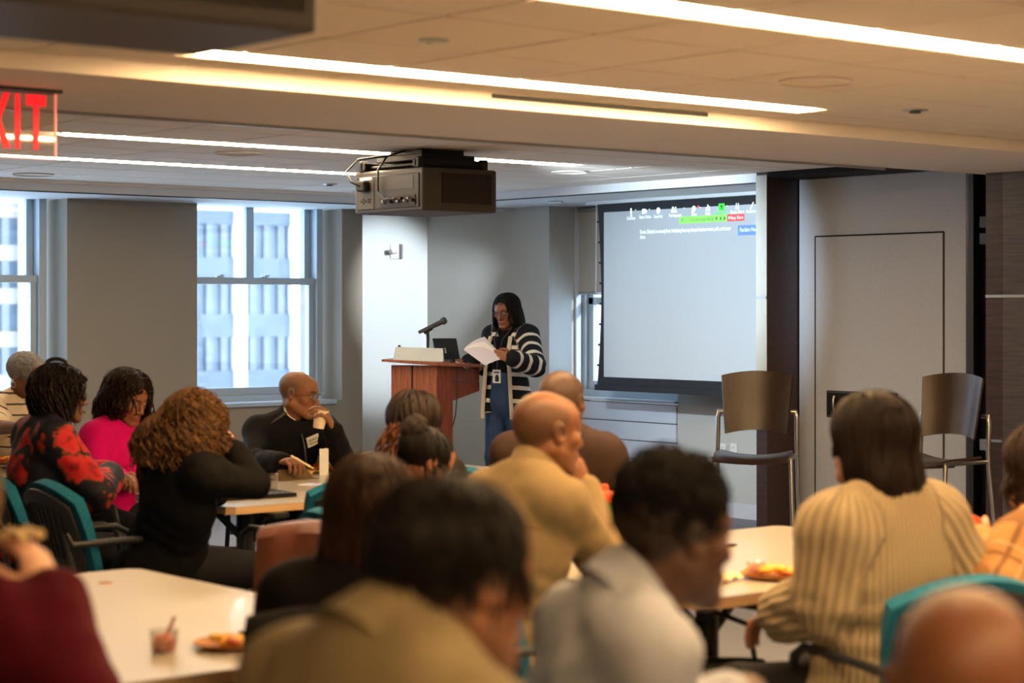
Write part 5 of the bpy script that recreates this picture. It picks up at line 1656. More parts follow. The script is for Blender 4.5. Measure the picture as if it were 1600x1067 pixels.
        # creases at the elbows
        for k in 'LR':
            e = s.arms[k]['elbow']
            w = np.exp(-(np.linalg.norm(V - e, axis=1) / .09) ** 2)
            disp += folds * .9 * w * np.sin(((V - e) @ (s.arm_prims[k][1].b - s.arm_prims[k][0].a)) * 170)
        w = np.exp(-(((V - s.waist) @ s.axis) / .10) ** 2)
        disp += folds * .5 * w * np.sin((V @ s.axis) * 95 + 3 * vnoise(V * 6))
        V = V + N * disp[:, None]
        su, sv, arm = s.attrs(V, up)
        o = np_mesh(name, V, Fc, m, s.root, s.off, attrs={'su': su, 'sv': sv, 'arm': arm})
        s.topfield = fd
        return o

    def pants(s, m, shoe, grow=.010):
        P = [Ell(s.hip - UP * .01, np.array([.155, .118 if s.stand else .14, .11]) * s.bulk, np.stack([s.r, s.f, UP], 1), k=0, tag='l')] + s.legs + ([Cone(s.hip, s.hip + UP * .09, .155, .150, k=.03, flat=s.f, fac=.74)] if s.stand else [])
        fd = build_field(P, .014, grow); V, Fc = fd.mesh(1)
        V = V + vnormals(V, Fc) * (.005 * vnoise(V * 11))[:, None]
        np_mesh('trousers', V, Fc, m, s.root, s.off)
        for k in 'LR':
            an = s.feet[k]
            toe = an + s.f * .17; toe[2] = .035; heel = an - s.f * .03; heel[2] = .045
            fd = build_field([Cone(heel, toe, .043, .034, k=0), Cone(an, heel + s.f * .03, .045, .045, k=.03), Plane((an[0], an[1], 0.003), (0, 0, 1), op='s', ext=.4)], .012)
            V, Fc = fd.mesh(1)
            np_mesh('shoe', V, Fc, shoe, s.root, s.off)

    def collar(s, m, r=.066, h=.045, flare=.02, open_deg=40, name='collar', tilt=.02, z0=.012, th=.004, fold=False):
        base = s.N + s.axis * z0
        ax = s.c - UP * .1 - base; ax = ax / np.linalg.norm(ax) * .5 + s.axis * .5; ax /= np.linalg.norm(ax)
        f = s.f - ax * (s.f @ ax); f /= np.linalg.norm(f); r_ = np.cross(f, ax)
        def fn(u, v):
            a = math.radians(open_deg / 2 + (360 - open_deg) * u)
            ca, sa = math.cos(a), math.sin(a)
            if fold:
                if v < .5: q = v * 2; hh = h * q; rr_ = r + .004 * q
                else: q = (v - .5) * 2; hh = h * (1 - q * 1.35); rr_ = r + .006 + flare * q
            else: hh = h * v; rr_ = r + flare * v
            p = base + (f * ca + r_ * sa) * rr_ + ax * (hh - tilt * (ca + .2))
            return tuple(p - s.off)
        return MB().sheet(fn, 28, 8 if fold else 5, th).build(name, m, s.root, fix=True)

    def glasses(s, m, style='rect'):
        L = lambda x, y, z: tuple(s.c + s.R @ (np.array([x, y, z]) * s.hs) - s.off)
        fr_o = None
        mb = MB()
        for sx in (-1, 1):
            pts = []
            for k in range(17):
                a = 2 * math.pi * k / 16
                ca, sa = math.cos(a), math.sin(a)
                e = .7 if style == 'rect' else 1
                pts.append(L(sx * .033 + .025 * np.sign(ca) * abs(ca) ** e, .106 - .006 * abs(ca), .004 + .018 * np.sign(sa) * abs(sa) ** e))
            mb.tube(pts, .0021, 5, cap=False)
            mb.tube([L(sx * .058, .100, .010), L(sx * .082, .03, .010), L(sx * .083, -.02, .004)], .002, 5)
        mb.tube([L(-.009, .108, .006), L(.009, .108, .006)], .0022, 5)
        g = mb.build('glasses', m, s.root)
        lm = MB()
        for sx in (-1, 1):
            n = 14
            ring = [L(sx * .033 + .0235 * math.cos(2 * math.pi * k / n), .1045, .004 + .0165 * math.sin(2 * math.pi * k / n)) for k in range(n)]
            lm.add(ring, [tuple(range(n))])
        lm.build('lens', M['clear'], g, fix=False)
        return g

    def hair(s, prims, color, name='hair', m=None, grow=0.0, noise=.004, nfreq=40, strands=0, length=.2, rad=.0022, curl=0.0, cfreq=60, lift=.002, vox=.006, seed=1, part=0.0, start=None, var=.35, jitter=.6, rad_n=3, back=.45):
        """prims are in head axes (right, forward, up)"""
        Pw = []
        for p in prims:
            if isinstance(p, Ell): Pw.append(Ell(s.c + s.R @ (p.c * s.hs), p.r * s.hs, s.R @ p.R, k=p.k * s.hs, op=p.op))
            else: Pw.append(Cone(s.c + s.R @ (p.a * s.hs), s.c + s.R @ (p.b * s.hs), p.ra * s.hs, p.rb * s.hs, k=p.k, op=p.op, flat=None if p.flat is None else s.R @ p.flat, fac=p.fac))
        fd = build_field(Pw, vox, grow); V, Fc = fd.mesh(1)
        N = vnormals(V, Fc)
        q = (V - s.c) @ s.R
        ang = np.arctan2(q[:, 0], -q[:, 1])
        st = np.stack([ang * 14, q[:, 2] * 10, np.full(len(V), seed * 3.3)], 1)
        V = V + N * (noise * (vnoise(V * nfreq + seed) + .7 * vnoise(st)))[:, None]
        rs = np.random.RandomState(seed)
        tone = np.array(color)
        C = tone * (1 + var * .8 * vnoise(st * 1.7)[:, None])
        parts = [(V, Fc, C)]
        if strands:
            th = rs.rand(strands) * 2 * math.pi
            ph = np.arccos(1 - rs.rand(strands) * (1.0 if start is None else start))
            dl = np.stack([np.sin(ph) * np.cos(th), np.sin(ph) * np.sin(th), np.cos(ph)], 1)
            P = s.c + (s.R @ ((dl * np.array([.075, .095, .085]) + np.array([0, -.018, .04])) * s.hs).T).T
            for _ in range(12):
                d = fd.sample(P); P = P - fd.grad(P) * np.clip(d - lift, -.02, .02)[:, None] * .8
            T = 16
            step = length * (0.75 + .4 * rs.rand(strands)) / T
            rad_dir = (s.R @ np.stack([dl[:, 0] + np.sign(dl[:, 0] - part) * .3, dl[:, 1] * .5 - back, np.zeros(strands)], 1).T).T
            path = [P.copy()]
            lf = lift * (0.3 + 1.4 * rs.rand(strands))
            jit = rs.randn(strands, 3) * .25 * jitter
            for t in range(T - 1):
                g = fd.grad(P)
                v = -UP * (0.35 + .12 * t) + rad_dir * max(0, .9 - .12 * t) + jit
                v = v - g * np.sum(v * g, 1)[:, None] * np.where(g[:, 2] < -.35, 0, 1)[:, None]
                v /= np.linalg.norm(v, axis=1, keepdims=True) + 1e-9
                Pn = P + v * step[:, None]
                for _ in range(2):
                    d = fd.sample(Pn); gg = fd.grad(Pn)
                    ok = (gg[:, 2] > -.35) & (d < .06)
                    Pn = Pn - gg * (np.clip(d - lf, -.012, .012) * ok)[:, None] * .8
                ql = (Pn - s.c) @ s.R / s.hs
                stop = ((ql[:, 1] > .045) & (np.abs(ql[:, 0]) < .06) & (ql[:, 2] < .068)) | (fd.sample(Pn) > .06)
                Pn = np.where(stop[:, None], P, Pn)
                P = Pn; path.append(P.copy())
            path = np.stack(path, 1)
            if curl:
                tt = np.arange(T) * 1.0
                phs = rs.rand(strands) * 6.28
                sc = (length / T) * cfreq
                a = phs[:, None] + tt[None] * sc
                amp = curl * np.clip(tt / 4, 0, 1)[None, :, None]
                path = path + amp * (np.cos(a)[:, :, None] * s.R[:, 0] + np.sin(a)[:, :, None] * (s.R[:, 1] * .7 + UP * .7))
            Vs, Fs = strand_tubes(path, rad * (.6 + .8 * rs.rand(strands)), rad_n)
            cs = tone * (1 + var * rs.randn(strands, 1) * .7).clip(.3, 2.2)
            cs = np.repeat(cs, T * rad_n, 0)
            parts.append((Vs, Fs, cs))
        V, Fc, C = join_np(parts)
        return np_mesh(name, V, Fc, m or M['hair'], s.root, s.off, cols=np.clip(C, 0, 1))

def cloth(name, c, rough=.85, var=.12, scale=25, bump=.25, bscale=220, sheen=.0):
    return mat(name, c, rough, var=var, scale=scale, bump=bump, bscale=bscale, sheen=sheen, spec=.15)
def cap(t=0.0, z=.034):
    return Ell((0, -.020, z), (.080 + t, .101 + t, .084 + t), k=0)
def face_cut(w=.062, dz=0.0, k=.01, depth=.085, zr=.095):
    return Ell((0, .125, -.02 + dz), (w, depth, zr), k=k, op='s')
def attr_pattern(name, build, rough=.85, bump=None):
    """build(N, L, su, sv, arm, tc) -> colour socket"""
    m, nt, b = new_mat(name)
    N, L = nt.nodes, nt.links
    at = {}
    for a in ('su', 'sv', 'arm'):
        n = N.new('ShaderNodeAttribute'); n.attribute_name = a; at[a] = n.outputs['Fac']
    tc = N.new('ShaderNodeTexCoord')
    res = build(N, L, at['su'], at['sv'], at['arm'], tc.outputs['Object'])
    L.new(res[0], b.inputs['Base Color'])
    if len(res) > 1 and res[1] is not None:
        bp = N.new('ShaderNodeBump'); bp.inputs['Strength'].default_value = res[2]; bp.inputs['Distance'].default_value = .006
        L.new(res[1], bp.inputs['Height']); L.new(bp.outputs[0], b.inputs['Normal'])
    b.inputs['Roughness'].default_value = rough
    b.inputs['Specular IOR Level'].default_value = .25
    return m
def n_math(N, L, op, a, b=None):
    n = N.new('ShaderNodeMath'); n.operation = op
    for i, v in enumerate((a, b)):
        if v is None: continue
        if isinstance(v, (int, float)): n.inputs[i].default_value = v
        else: L.new(v, n.inputs[i])
    return n.outputs[0]
def n_mix(N, L, f, a, b):
    n = N.new('ShaderNodeMix'); n.data_type = 'RGBA'
    if isinstance(f, (int, float)): n.inputs[0].default_value = f
    else: L.new(f, n.inputs[0])
    for i, v in ((6, a), (7, b)):
        if isinstance(v, tuple): n.inputs[i].default_value = v
        else: L.new(v, n.inputs[i])
    return n.outputs[2]
M['denim'] = cloth('blue_denim', srgb(48, 70, 104), .8, var=.3, scale=40)
M['trousers_dark'] = cloth('dark_trousers', srgb(30, 30, 34), .85)
M['trousers_grey'] = cloth('grey_trousers', srgb(74, 74, 78), .85)
M['shoe'] = mat('dark_shoe', srgb(34, 28, 26), .45)
BLK = srgb(13, 10, 9)[:3]; DKB = srgb(46, 28, 20)[:3]
M['rim_black'] = mat('black_rim', srgb(20, 20, 24), .3)
M['rim_metal'] = mat('metal_rim', srgb(170, 150, 120), .25, .9)

# -- speaker
def striped(c1, c2, per, duty, off=0.0):
    def fn(N, L, su, sv, arm, tc):
        nz = N.new('ShaderNodeTexNoise'); nz.inputs['Scale'].default_value = 40; L.new(tc, nz.inputs['Vector'])
        w = n_math(N, L, 'MULTIPLY', nz.outputs[0], .006)
        x = n_math(N, L, 'ADD', n_math(N, L, 'ADD', su, w), off + 10 * per)
        fr = n_math(N, L, 'FRACT', n_math(N, L, 'DIVIDE', x, per))
        k = n_math(N, L, 'LESS_THAN', fr, duty)
        return (n_mix(N, L, k, c1, c2), None, 0)
    return fn
M['cardigan'] = attr_pattern('striped_cardigan', striped(srgb(20, 21, 28), srgb(214, 208, 196), .098, .30, .03))
spk = Person('woman in striped cardigan and glasses standing at the lectern reading papers', W(791, 486, 14.6), -148, -150, pitch=16, lean=.01, hipz=.90, female=True, hs=1.02, sw=.18, bulk=.92,
             tone='mid', stand=True, chest=.9, voxel=.0085, look=(0, -30), headvox=.0036,
             arms={'R': dict(elbow=W(764, 574, 14.75), wrist=W(733, 566, 14.62), dir=(W(715, 563, 14.62) - W(733, 566, 14.62)), palm=(0, 0, -1), curl=.25),
                   'L': dict(elbow=W(836, 572, 14.30), wrist=W(801, 560, 14.12), dir=(W(784, 555, 14.10) - W(801, 560, 14.12)), palm=tuple(AZ(-60)), curl=[.55, .6, .6, .6], thumb=.6)})
spk.pants(M['denim'], M['shoe'])
spk.top(cloth('black_turtleneck', srgb(14, 14, 17)), name='turtleneck', grow=.004)
spk.collar(bpy.data.materials['black_turtleneck'], r=.056, h=.085, flare=-.002, open_deg=2, name='turtleneck_collar', tilt=0)
fo = spk.f
cutp = [Cone(spk.N + spk.f * .15 - UP * .06 - spk.r * .01, spk.hip + spk.f * .22 - UP * .3 - spk.r * .01, .078, .135, k=.01, op='s'), Cone(spk.N + spk.f * .13 - UP * .02, spk.N + UP * .1, .075, .1, k=.01, op='s')]
spk.top(M['cardigan'], name='cardigan', grow=.024, hem=.80, flare=.02, cut=cutp, folds=.007, neck=.03, sleeve_r=.010)
M['cream_trim'] = cloth('cream_trim', srgb(206, 196, 176))
for sg, a_ in ((-1, .085), (1, .078)):
    pts = []
    for zz_, y_ in ((1.36, .10), (1.24, .150), (1.1, .145), (.95, .150), (.84, .150), (.76, .150)):
        p = spk.hip + spk.f * y_ + spk.r * (sg * (a_ + .07 * (1.4 - zz_))); p[2] = zz_
        pts.append(tuple(p - spk.off))
    MB().tube(pts, .016, 6).build('button_band', M['cream_trim'], spk.root)
spk.hair([cap(.014), Ell((0, -.055, -.09), (.088, .058, .15), k=.03), Ell((.088, -.014, -.095), (.036, .052, .145), k=.03), Ell((-.088, -.014, -.095), (.036, .052, .145), k=.03), Ell((0, .128, -.022), (.066, .09, .122), k=.012, op='s')],
         BLK, strands=420, length=.34, rad=.0028, part=.02, seed=3, lift=.004, jitter=.35)
spk.glasses(mat('tortoise_rim', srgb(70, 62, 66), .3))
L_ = lambda P_, x, y, z: tuple(P_.c + P_.R @ (np.array([x, y, z]) * P_.hs) - P_.off)
def ring(P_, ctr, rad, th, m, name, ax=None):
    c = np.array(ctr)
    pts = [tuple(c + P_.R[:, 1] * rad * math.cos(2 * math.pi * k / 16) + UP * rad * math.sin(2 * math.pi * k / 16)) for k in range(17)]
    return MB().tube(pts, th, 6, cap=False).build(name, m, P_.root)
ring(spk, L_(spk, -.086, -.012, -.048), .014, .0022, M['gold'], 'hoop_earring')
# lanyard and badge hang on her front
badge_p = V3(W(776, 588, 14.28))
t = thing('lanyard_badge', tuple(badge_p), 'dark lanyard with white photo badge worn by the speaker', 'badge')
bx, by_ = Vector(spk.r * -1), Vector((0, 0, 1))
bo = lambda a, b, c: tuple(-spk.r * a + UP * b + spk.f * c)
M['lany'] = mat('lanyard_strap', srgb(40, 44, 60), .8)
neckL, neckR = spk.N + spk.r * -.06 + spk.f * .05 + UP * .02, spk.N + spk.r * .06 + spk.f * .05 + UP * .02
midp = spk.chest + spk.f * .155
for nn in (neckL, neckR):
    MB().tube([tuple(nn - badge_p), tuple(spk.N * .5 + midp * .5 + (nn - spk.N) * .6 + spk.f * .06 - badge_p), tuple(midp - UP * .03 + spk.f * .01 - badge_p), bo(0, .05, 0)], .005, 5).build('strap', M['lany'], t)
mb = MB(); fr_ = frame(Vector((0, 0, 0)), Vector(spk.r), (0, 0, 1))
mb.box(-.033, .033, -.048, .048, -.001, .001, M=fr_); mb.build('badge_card', M['white'], t)
mb = MB(); mb.box(-.02, .012, -.038, .0, -.0025, .0025, M=fr_).box(-.014, .006, -.0, .012, -.0025, .0025, M=fr_); mb.build('badge_photo', M['black'], t)
mb = MB(); mb.box(-.022, .022, .024, .034, -.0022, .0022, M=fr_); mb.build('badge_text_bar', M['lany'], t)
# papers in her hand
pc_ = V3(W(756, 553, 14.16))
t = thing('paper_sheets', tuple(pc_), 'white paper sheets held open by the speaker', 'papers')
def pt(px, py, d): return tuple(V3(W(px, py, d)) - pc_)
def quad_sheet(c, m, name, bend=.02):
    a, b, c_, d = [np.array(p) for p in c]
    def fn(u, v):
        p = (a * (1 - u) + b * u) * (1 - v) + (d * (1 - u) + c_ * u) * v
        return tuple(p + UP * bend * math.sin(math.pi * u))
    MB().sheet(fn, 8, 6, .0015).build(name, m, t)
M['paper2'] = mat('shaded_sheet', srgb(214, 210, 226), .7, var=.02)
quad_sheet([pt(724, 546, 14.05), pt(757, 543, 14.1), pt(793, 560, 14.12), pt(758, 571, 14.02)], M['paper2'], 'lower_sheet', .01)
quad_sheet([pt(726, 543, 14.1), pt(757, 526, 14.2), pt(780, 551, 14.18), pt(755, 552, 14.12)], M['paper2'], 'upper_sheet', .012)
quad_sheet([pt(725, 545, 14.08), pt(757, 534, 14.14), pt(784, 555, 14.14), pt(757, 562, 14.06)], M['white'], 'middle_sheet', .012)

# -- bald man drinking
man = Person('bald man in glasses and black zip jacket drinking from a paper cup', W(467, 616, 10.2), 106, 146, pitch=10, lean=.16, tone='tan', sw=.215, bulk=1.05, buzz=((.10, .08, .065), .55), bald=True, voxel=.0085, headvox=.0036, look=(-18, 0),
             arms={'R': dict(elbow=W(398, 722, 9.95), wrist=W(441, 722, 9.72), dir=(W(468, 716, 9.60) - W(441, 722, 9.72)), palm=(.1, -.1, -1), curl=[.6, .75, .8, .8], thumb=.7),
                   'L': dict(elbow=W(534, 716, 10.05), wrist=W(521, 671, 9.90), dir=(W(508, 641, 9.86) - W(521, 671, 9.90)), palm=tuple(AZ(-95)), curl=[.55, .6, .62, .65], thumb=.75)})
man.pants(M['trousers_dark'], M['shoe'])
M['jacket_black'] = cloth('black_jacket', srgb(15, 16, 19), .8, var=.15)
man.top(M['jacket_black'], name='jacket', grow=.016, folds=.006)
man.collar(M['jacket_black'], r=.068, h=.05, flare=.012, open_deg=50, name='jacket_collar', tilt=.02)
man.collar(M['white'], r=.061, h=.066, flare=.010, open_deg=34, name='shirt_collar', tilt=.02)
z_ = [tuple(man.N + man.f * y_ - UP * z_ - man.off) for y_, z_ in ((.085, .05), (.125, .12), (.150, .22), (.155, .34))]
MB().tube(z_, .006, 6).build('zipper', M['tube'], man.root)
for k, sg in (('R', 1), ('L', -1)):
    def fn(u, v, k=k, sg=sg):
        p = man.N + (man.sh[k] - man.N) * (.35 + .6 * u) + man.f * (-.06 + .13 * v) * 1.0 + UP * (.078 - .03 * u - .020 * (2 * v - 1) ** 2)
        return tuple(p - man.off)
    MB().sheet(fn, 6, 6, .004).build('shoulder_patch', cloth('grey_patch', srgb(66, 62, 56)), man.root)
man.glasses(M['rim_metal'], 'round')
MB().tube([tuple(man.arms['L']['wrist'] + np.array([.0 + .032 * math.cos(a) * man.r[0], .032 * math.cos(a) * man.r[1], .0]) + man.f * .03 * math.sin(a) - man.off) for a in np.linspace(0, 6.283, 15)], .007, 6, cap=False).build('wristwatch', M['chrome'], man.root)
cp = Vector(man.hand_point('L', 0, .085, -.046)); cp.z -= .05
t = cup(cp, .027, .037, .092, M['cup_cream'], 'cream paper cup raised to the mouth of the bald man in black')
t.rotation_euler = Matrix.Rotation(math.radians(10), 4, Vector(AZ(0))).to_euler()
tg = V3(W(476, 701, 9.55))
tg = V3(W(478, 700, 9.70))
q_ = man.chest + man.f * .150 + man.r * -.055 + UP * .055
t = thing('name_tag', tuple(q_), 'white stick-on name tag on the chest of the man in black jacket', 'name tag')
fr_ = frame(Vector((0, 0, 0)), Vector(-man.r * 1.0 - man.f * .25 + UP * .28), Vector(UP))
MB().box(-.042, .042, -.026, .026, -.003, .003, M=fr_).build('label_card', M['white'], t)
hw = frame(Vector(man.f * .0045), Vector(-man.r * 1.0 - man.f * .25 + UP * .28), Vector(UP))
for z_, n_ in ((.006, 9), (-.010, 7)):
    MB().tube([hw @ Vector((-.03 + .06 * i / n_, z_ + .006 * (-1) ** i * (1 - .06 * i), 0)) for i in range(n_ + 1)], .0013, 4).build('handwriting', M['lany'], t)
fk = V3(W(462, 716, 9.56))
t = thing('fork', tuple(fk), 'cream wooden fork in the hand of the man in black jacket', 'fork')
e_ = V3(W(490, 732, 9.62)) - fk
MB().tube([tuple(-e_ * .25), tuple(e_ * .5), tuple(e_ * .8)], [.005, .005, .006], 6).build('handle', M['tanpaper'], t)
for sg in (-1, 0, 1): MB().tube([tuple(e_ * .78), tuple(e_ * 1.0 + V3(AZ(0)) * sg * .008)], .003, 5).build('tine', M['tanpaper'], t)

# -- woman in pink
pk = Person('woman in bright pink sweater with wavy dark hair looking down', W(200, 622, 9.6), 122, 118, pitch=24, lean=.14, female=True, tone='mid', sw=.185, bulk=1.02, chest=1.0, look=(0, -25), headvox=.0038, hs=1.03,
            arms={'R': dict(elbow=W(150, 752, 9.35), wrist=W(186, 748, 9.15), curl=.6), 'L': dict(elbow=W(240, 742, 9.75), wrist=W(205, 742, 9.4), curl=.6)})
pk.pants(M['trousers_dark'], M['shoe'])
M['pinkknit'] = cloth('pink_knit', srgb(206, 10, 110), .85, var=.08, bump=.5, bscale=160)
pk.top(M['pinkknit'], name='sweater', grow=.016, folds=.006)
pk.collar(M['pinkknit'], r=.066, h=.03, flare=.004, open_deg=3, name='neckband', tilt=.03, th=.008)
pk.hair([cap(.022), Ell((0, -.06, -.07), (.098, .065, .115), k=.03), Ell((.082, -.055, -.075), (.035, .045, .085), k=.03), Ell((-.088, -.02, -.065), (.035, .05, .085), k=.03), Ell((.015, .125, -.025), (.072, .10, .122), k=.012, op='s'), Ell((.075, .066, -.02), (.052, .062, .10), k=.012, op='s')],
        srgb(34, 20, 14)[:3], strands=420, length=.28, rad=.0034, curl=.008, cfreq=42, part=.03, seed=5, lift=.006)

# -- woman in floral blouse
def floral(N, L, su, sv, arm, tc):
    v = N.new('ShaderNodeTexVoronoi'); v.inputs['Scale'].default_value = 8.5
    nz = N.new('ShaderNodeTexNoise'); nz.inputs['Scale'].default_value = 22; nz.inputs['Detail'].default_value = 5
    L.new(tc, nz.inputs['Vector'])
    ad = N.new('ShaderNodeMix'); ad.data_type = 'VECTOR'; ad.inputs[0].default_value = .10
    L.new(tc, ad.inputs[4]); L.new(nz.outputs['Color'], ad.inputs[5]); L.new(ad.outputs[1], v.inputs['Vector'])
    r = N.new('ShaderNodeValToRGB')
    cr = r.color_ramp
    cr.elements[0].position = 0; cr.elements[0].color = srgb(96, 22, 26)
    cr.elements[1].position = .62; cr.elements[1].color = srgb(22, 22, 34)
    for p, c in ((.18, srgb(150, 26, 30)), (.22, srgb(186, 24, 36)), (.40, srgb(190, 44, 44)), (.47, srgb(120, 52, 30)), (.53, srgb(30, 24, 32))):
        e = cr.elements.new(p); e.color = c
    L.new(v.outputs['Distance'], r.inputs[0])
    n2 = N.new('ShaderNodeTexNoise'); n2.inputs['Scale'].default_value = 6; L.new(tc, n2.inputs['Vector'])
    k = n_math(N, L, 'GREATER_THAN', n2.outputs[0], .62)
    return (n_mix(N, L, k, r.outputs[0], srgb(30, 32, 46)), None, 0)
fl = Person('woman in red and black floral blouse with glasses and pinned-up dark hair', W(96, 618, 8.5), 70, 60, pitch=4, lean=.12, female=True, tone='brown', sw=.195, bulk=1.1, chest=1.0,
            arms={'R': dict(elbow=W(152, 772, 8.30), wrist=W(171, 744, 8.62), dir=(W(186, 736, 8.75) - W(171, 746, 8.62)), curl=.7, palm=(.3, .3, -1)), 'L': dict(elbow=W(92, 745, 8.95), wrist=W(166, 742, 8.85), curl=.7)})
fl.pants(M['trousers_dark'], M['shoe'])
M['floral'] = attr_pattern('floral_blouse', floral, .7)
fl.top(M['floral'], name='blouse', grow=.02, folds=.009, sleeve_r=.012)
fl.collar(M['floral'], r=.066, h=.04, flare=.006, open_deg=30, name='neckband', tilt=.01, th=.006)
fl.hair([cap(.026, .03), Ell((0, -.07, -.03), (.095, .06, .09), k=.03), Ell((.06, -.02, -.06), (.055, .06, .075), k=.03), Ell((-.06, -.02, -.06), (.055, .06, .075), k=.03), Ell((0, .13, -.03), (.08, .10, .13), k=.012, op='s')],
        srgb(22, 13, 12)[:3], strands=360, length=.25, rad=.0038, curl=.010, cfreq=45, seed=8, lift=.006)
pts = [L_(fl, .0 + .010 * math.cos(a), -.03 + .045 * math.cos(a), -.0 + .139 + .024 * math.sin(a)) for a in np.linspace(0, 6.283, 15)]
MB().tube(pts, .009, 7, cap=False).build('hair_loop', mat('dark_hair_band', (*srgb(24, 16, 16)[:3], 1), .4), fl.root)
fl.glasses(M['rim_black'])
ring(fl, L_(fl, .086, -.012, -.05), .012, .002, M['gold'], 'hoop_earring')

# -- curly-haired woman
cu = Person('woman with long curly brown hair in black blazer bent over the table', W(308, 668, 7.75), 44, 48, pitch=26, hip=V3((*W(258, 870, 7.9)[:2], .54)), female=True, tone='light', sw=.20, bulk=1.08,
            arms={'R': dict(elbow=W(396, 756, 7.72), wrist=W(368, 706, 7.86), dir=(W(360, 684, 7.88) - W(370, 706, 7.86)), palm=tuple(AZ(-70)), curl=.8, thumb=.6), 'L': dict(elbow=W(335, 768, 8.35), wrist=W(350, 750, 8.45), curl=.5)})
cu.pants(M['trousers_dark'], M['shoe'])
M['blazer'] = cloth('black_blazer', srgb(14, 13, 14), .85, var=.12)
cu.top(M['blazer'], name='blazer', grow=.02, folds=.008, extra=[Cone(cu.hip + UP * .06, cu.hip - cu.f * .05 - UP * .12, .165, .20, k=.03, flat=cu.f, fac=.85, tag='t')])
cu.collar(M['blazer'], r=.07, h=.04, flare=.03, open_deg=60, name='lapel_collar', tilt=.02, fold=True)
cu.hair([cap(.022), Ell((0, -.07, -.03), (.097, .07, .10), k=.04), Ell((-.06, -.11, -.10), (.085, .065, .085), k=.05), Ell((-.10, -.11, -.14), (.075, .06, .07), k=.05), Ell((.06, -.03, -.07), (.055, .07, .10), k=.04), Ell((-.07, -.05, -.08), (.06, .07, .10), k=.04), Ell((0, .15, -.05), (.05, .085, .11), k=.012, op='s')],
        srgb(96, 68, 42)[:3], strands=1100, length=.34, rad=.0030, curl=.014, cfreq=75, seed=9, lift=.010, noise=.012, nfreq=28, var=.5, jitter=1.0)
MB().tube([tuple(cu.arms['R']['wrist'] + cu.r * .03 * math.cos(a) + cu.f * .03 * math.sin(a) - cu.off) for a in np.linspace(0, 6.283, 15)], .008, 6, cap=False).build('bracelet', M['pinkknit'], cu.root)

# -- man by the left window
M['stripe_polo'] = attr_pattern('striped_polo', striped(srgb(206, 188, 160), srgb(70, 62, 60), .058, .17, .0))
gw = Person('grey-haired person in cream striped shirt by the left window', W(42, 586, 10.9), 112, 150, pitch=18, lean=.10, tone='brown', sw=.20, bulk=1.05, buzz=((.16, .15, .15), .8),
            arms={'R': dict(elbow=W(-10, 668, 10.75), wrist=W(38, 668, 10.35), curl=.5), 'L': dict(elbow=W(85, 680, 10.9), wrist=W(70, 690, 10.5), curl=.5)})
gw.pants(M['trousers_grey'], M['shoe'])
gw.top(M['stripe_polo'], name='shirt', grow=.018, sleeve_to=.44, sleeve_r=.012)
gw.hair([cap(.010), face_cut(.066, -.01), Ell((0, .03, -.10), (.12, .12, .06), k=.01, op='s')], srgb(110, 106, 104)[:3], m=M['hair_matte'], noise=.003, nfreq=90, seed=2)
ring(gw, L_(gw, .086, -.012, -.055), .016, .002, M['chrome'], 'hoop_earring')

# -- woman with dreadlocks
dr = Person('woman with brown dreadlocks tied back in dark grey jacket', W(650, 664, 7.7), 22, 26, pitch=4, lean=.06, female=True, tone='brown', sw=.19, hs=1.04)
dr.pants(M['trousers_dark'], M['shoe'])
dr.top(cloth('charcoal_jacket', srgb(36, 34, 33)), name='jacket', grow=.02)
dr.collar(bpy.data.materials['charcoal_jacket'], r=.07, h=.05, flare=.02, open_deg=60)
dr.hair([cap(.016), Ell((0, -.10, -.02), (.05, .04, .06), k=.03), face_cut(.066)], srgb(33, 21, 14)[:3], strands=200, length=.18, rad=.0075, lift=.004, seed=4, rad_n=5, noise=.006, var=.45)
# locks falling over the left shoulder
rs_ = np.random.RandomState(6); pl_ = []
for k in range(34):
    a0 = dr.c + dr.R @ (np.array([rs_.uniform(-.06, .04), -.11 - rs_.rand() * .02, rs_.uniform(-.03, .04)]) * dr.hs)
    end = V3(W(rs_.uniform(585, 660), rs_.uniform(695, 740), 7.50 + rs_.rand() * .1))
    m1 = a0 * .55 + end * .45 - dr.R[:, 1] * .03 - UP * -.02
    tt = np.linspace(0, 1, 12)[:, None]
    pl_.append(a0 * (1 - tt) ** 2 + 2 * m1 * tt * (1 - tt) + end * tt ** 2 + .004 * np.sin(tt * 30 + k))
Vs, Fs = strand_tubes(np.array(pl_), .0068, 5)
np_mesh('loose_locks', Vs, Fs, M['hair'], dr.root, dr.off, cols=np.repeat(np.clip(np.array(srgb(78, 44, 28)[:3]) * (1 + .4 * rs_.randn(34, 1)), .005, .3), 60, 0))

# -- woman with bun
bn = Person('woman with black bun, glasses and dark red top looking down', W(666, 722, 6.9), 66, 58, pitch=28, lean=.20, female=True, tone='tan', sw=.185, hs=1.0, bulk=1.02)
bn.pants(M['trousers_dark'], M['shoe'])
bn.top(cloth('red_top', srgb(146, 20, 40), .8), name='top', grow=.018)
bn.collar(bpy.data.materials['red_top'], r=.066, h=.045, flare=.006, open_deg=20, name='neckband', th=.006)
bn.hair([cap(.007), Ell((0, .115, -.045), (.085, .075, .12), k=.012, op='s'), Ell((.085, .02, -.05), (.03, .05, .05), k=.01, op='s'), Ell((-.085, .02, -.05), (.03, .05, .05), k=.01, op='s')], BLK, strands=240, length=.13, rad=.0018, lift=.001, seed=12, noise=.0015, start=1.3)
bn.hair([Ell((0, -.095, .085), (.056, .050, .054), k=0)], srgb(34, 25, 22)[:3], name='bun', m=M['hair_matte'], noise=.006, nfreq=60, seed=13)
bn.glasses(M['rim_black'])

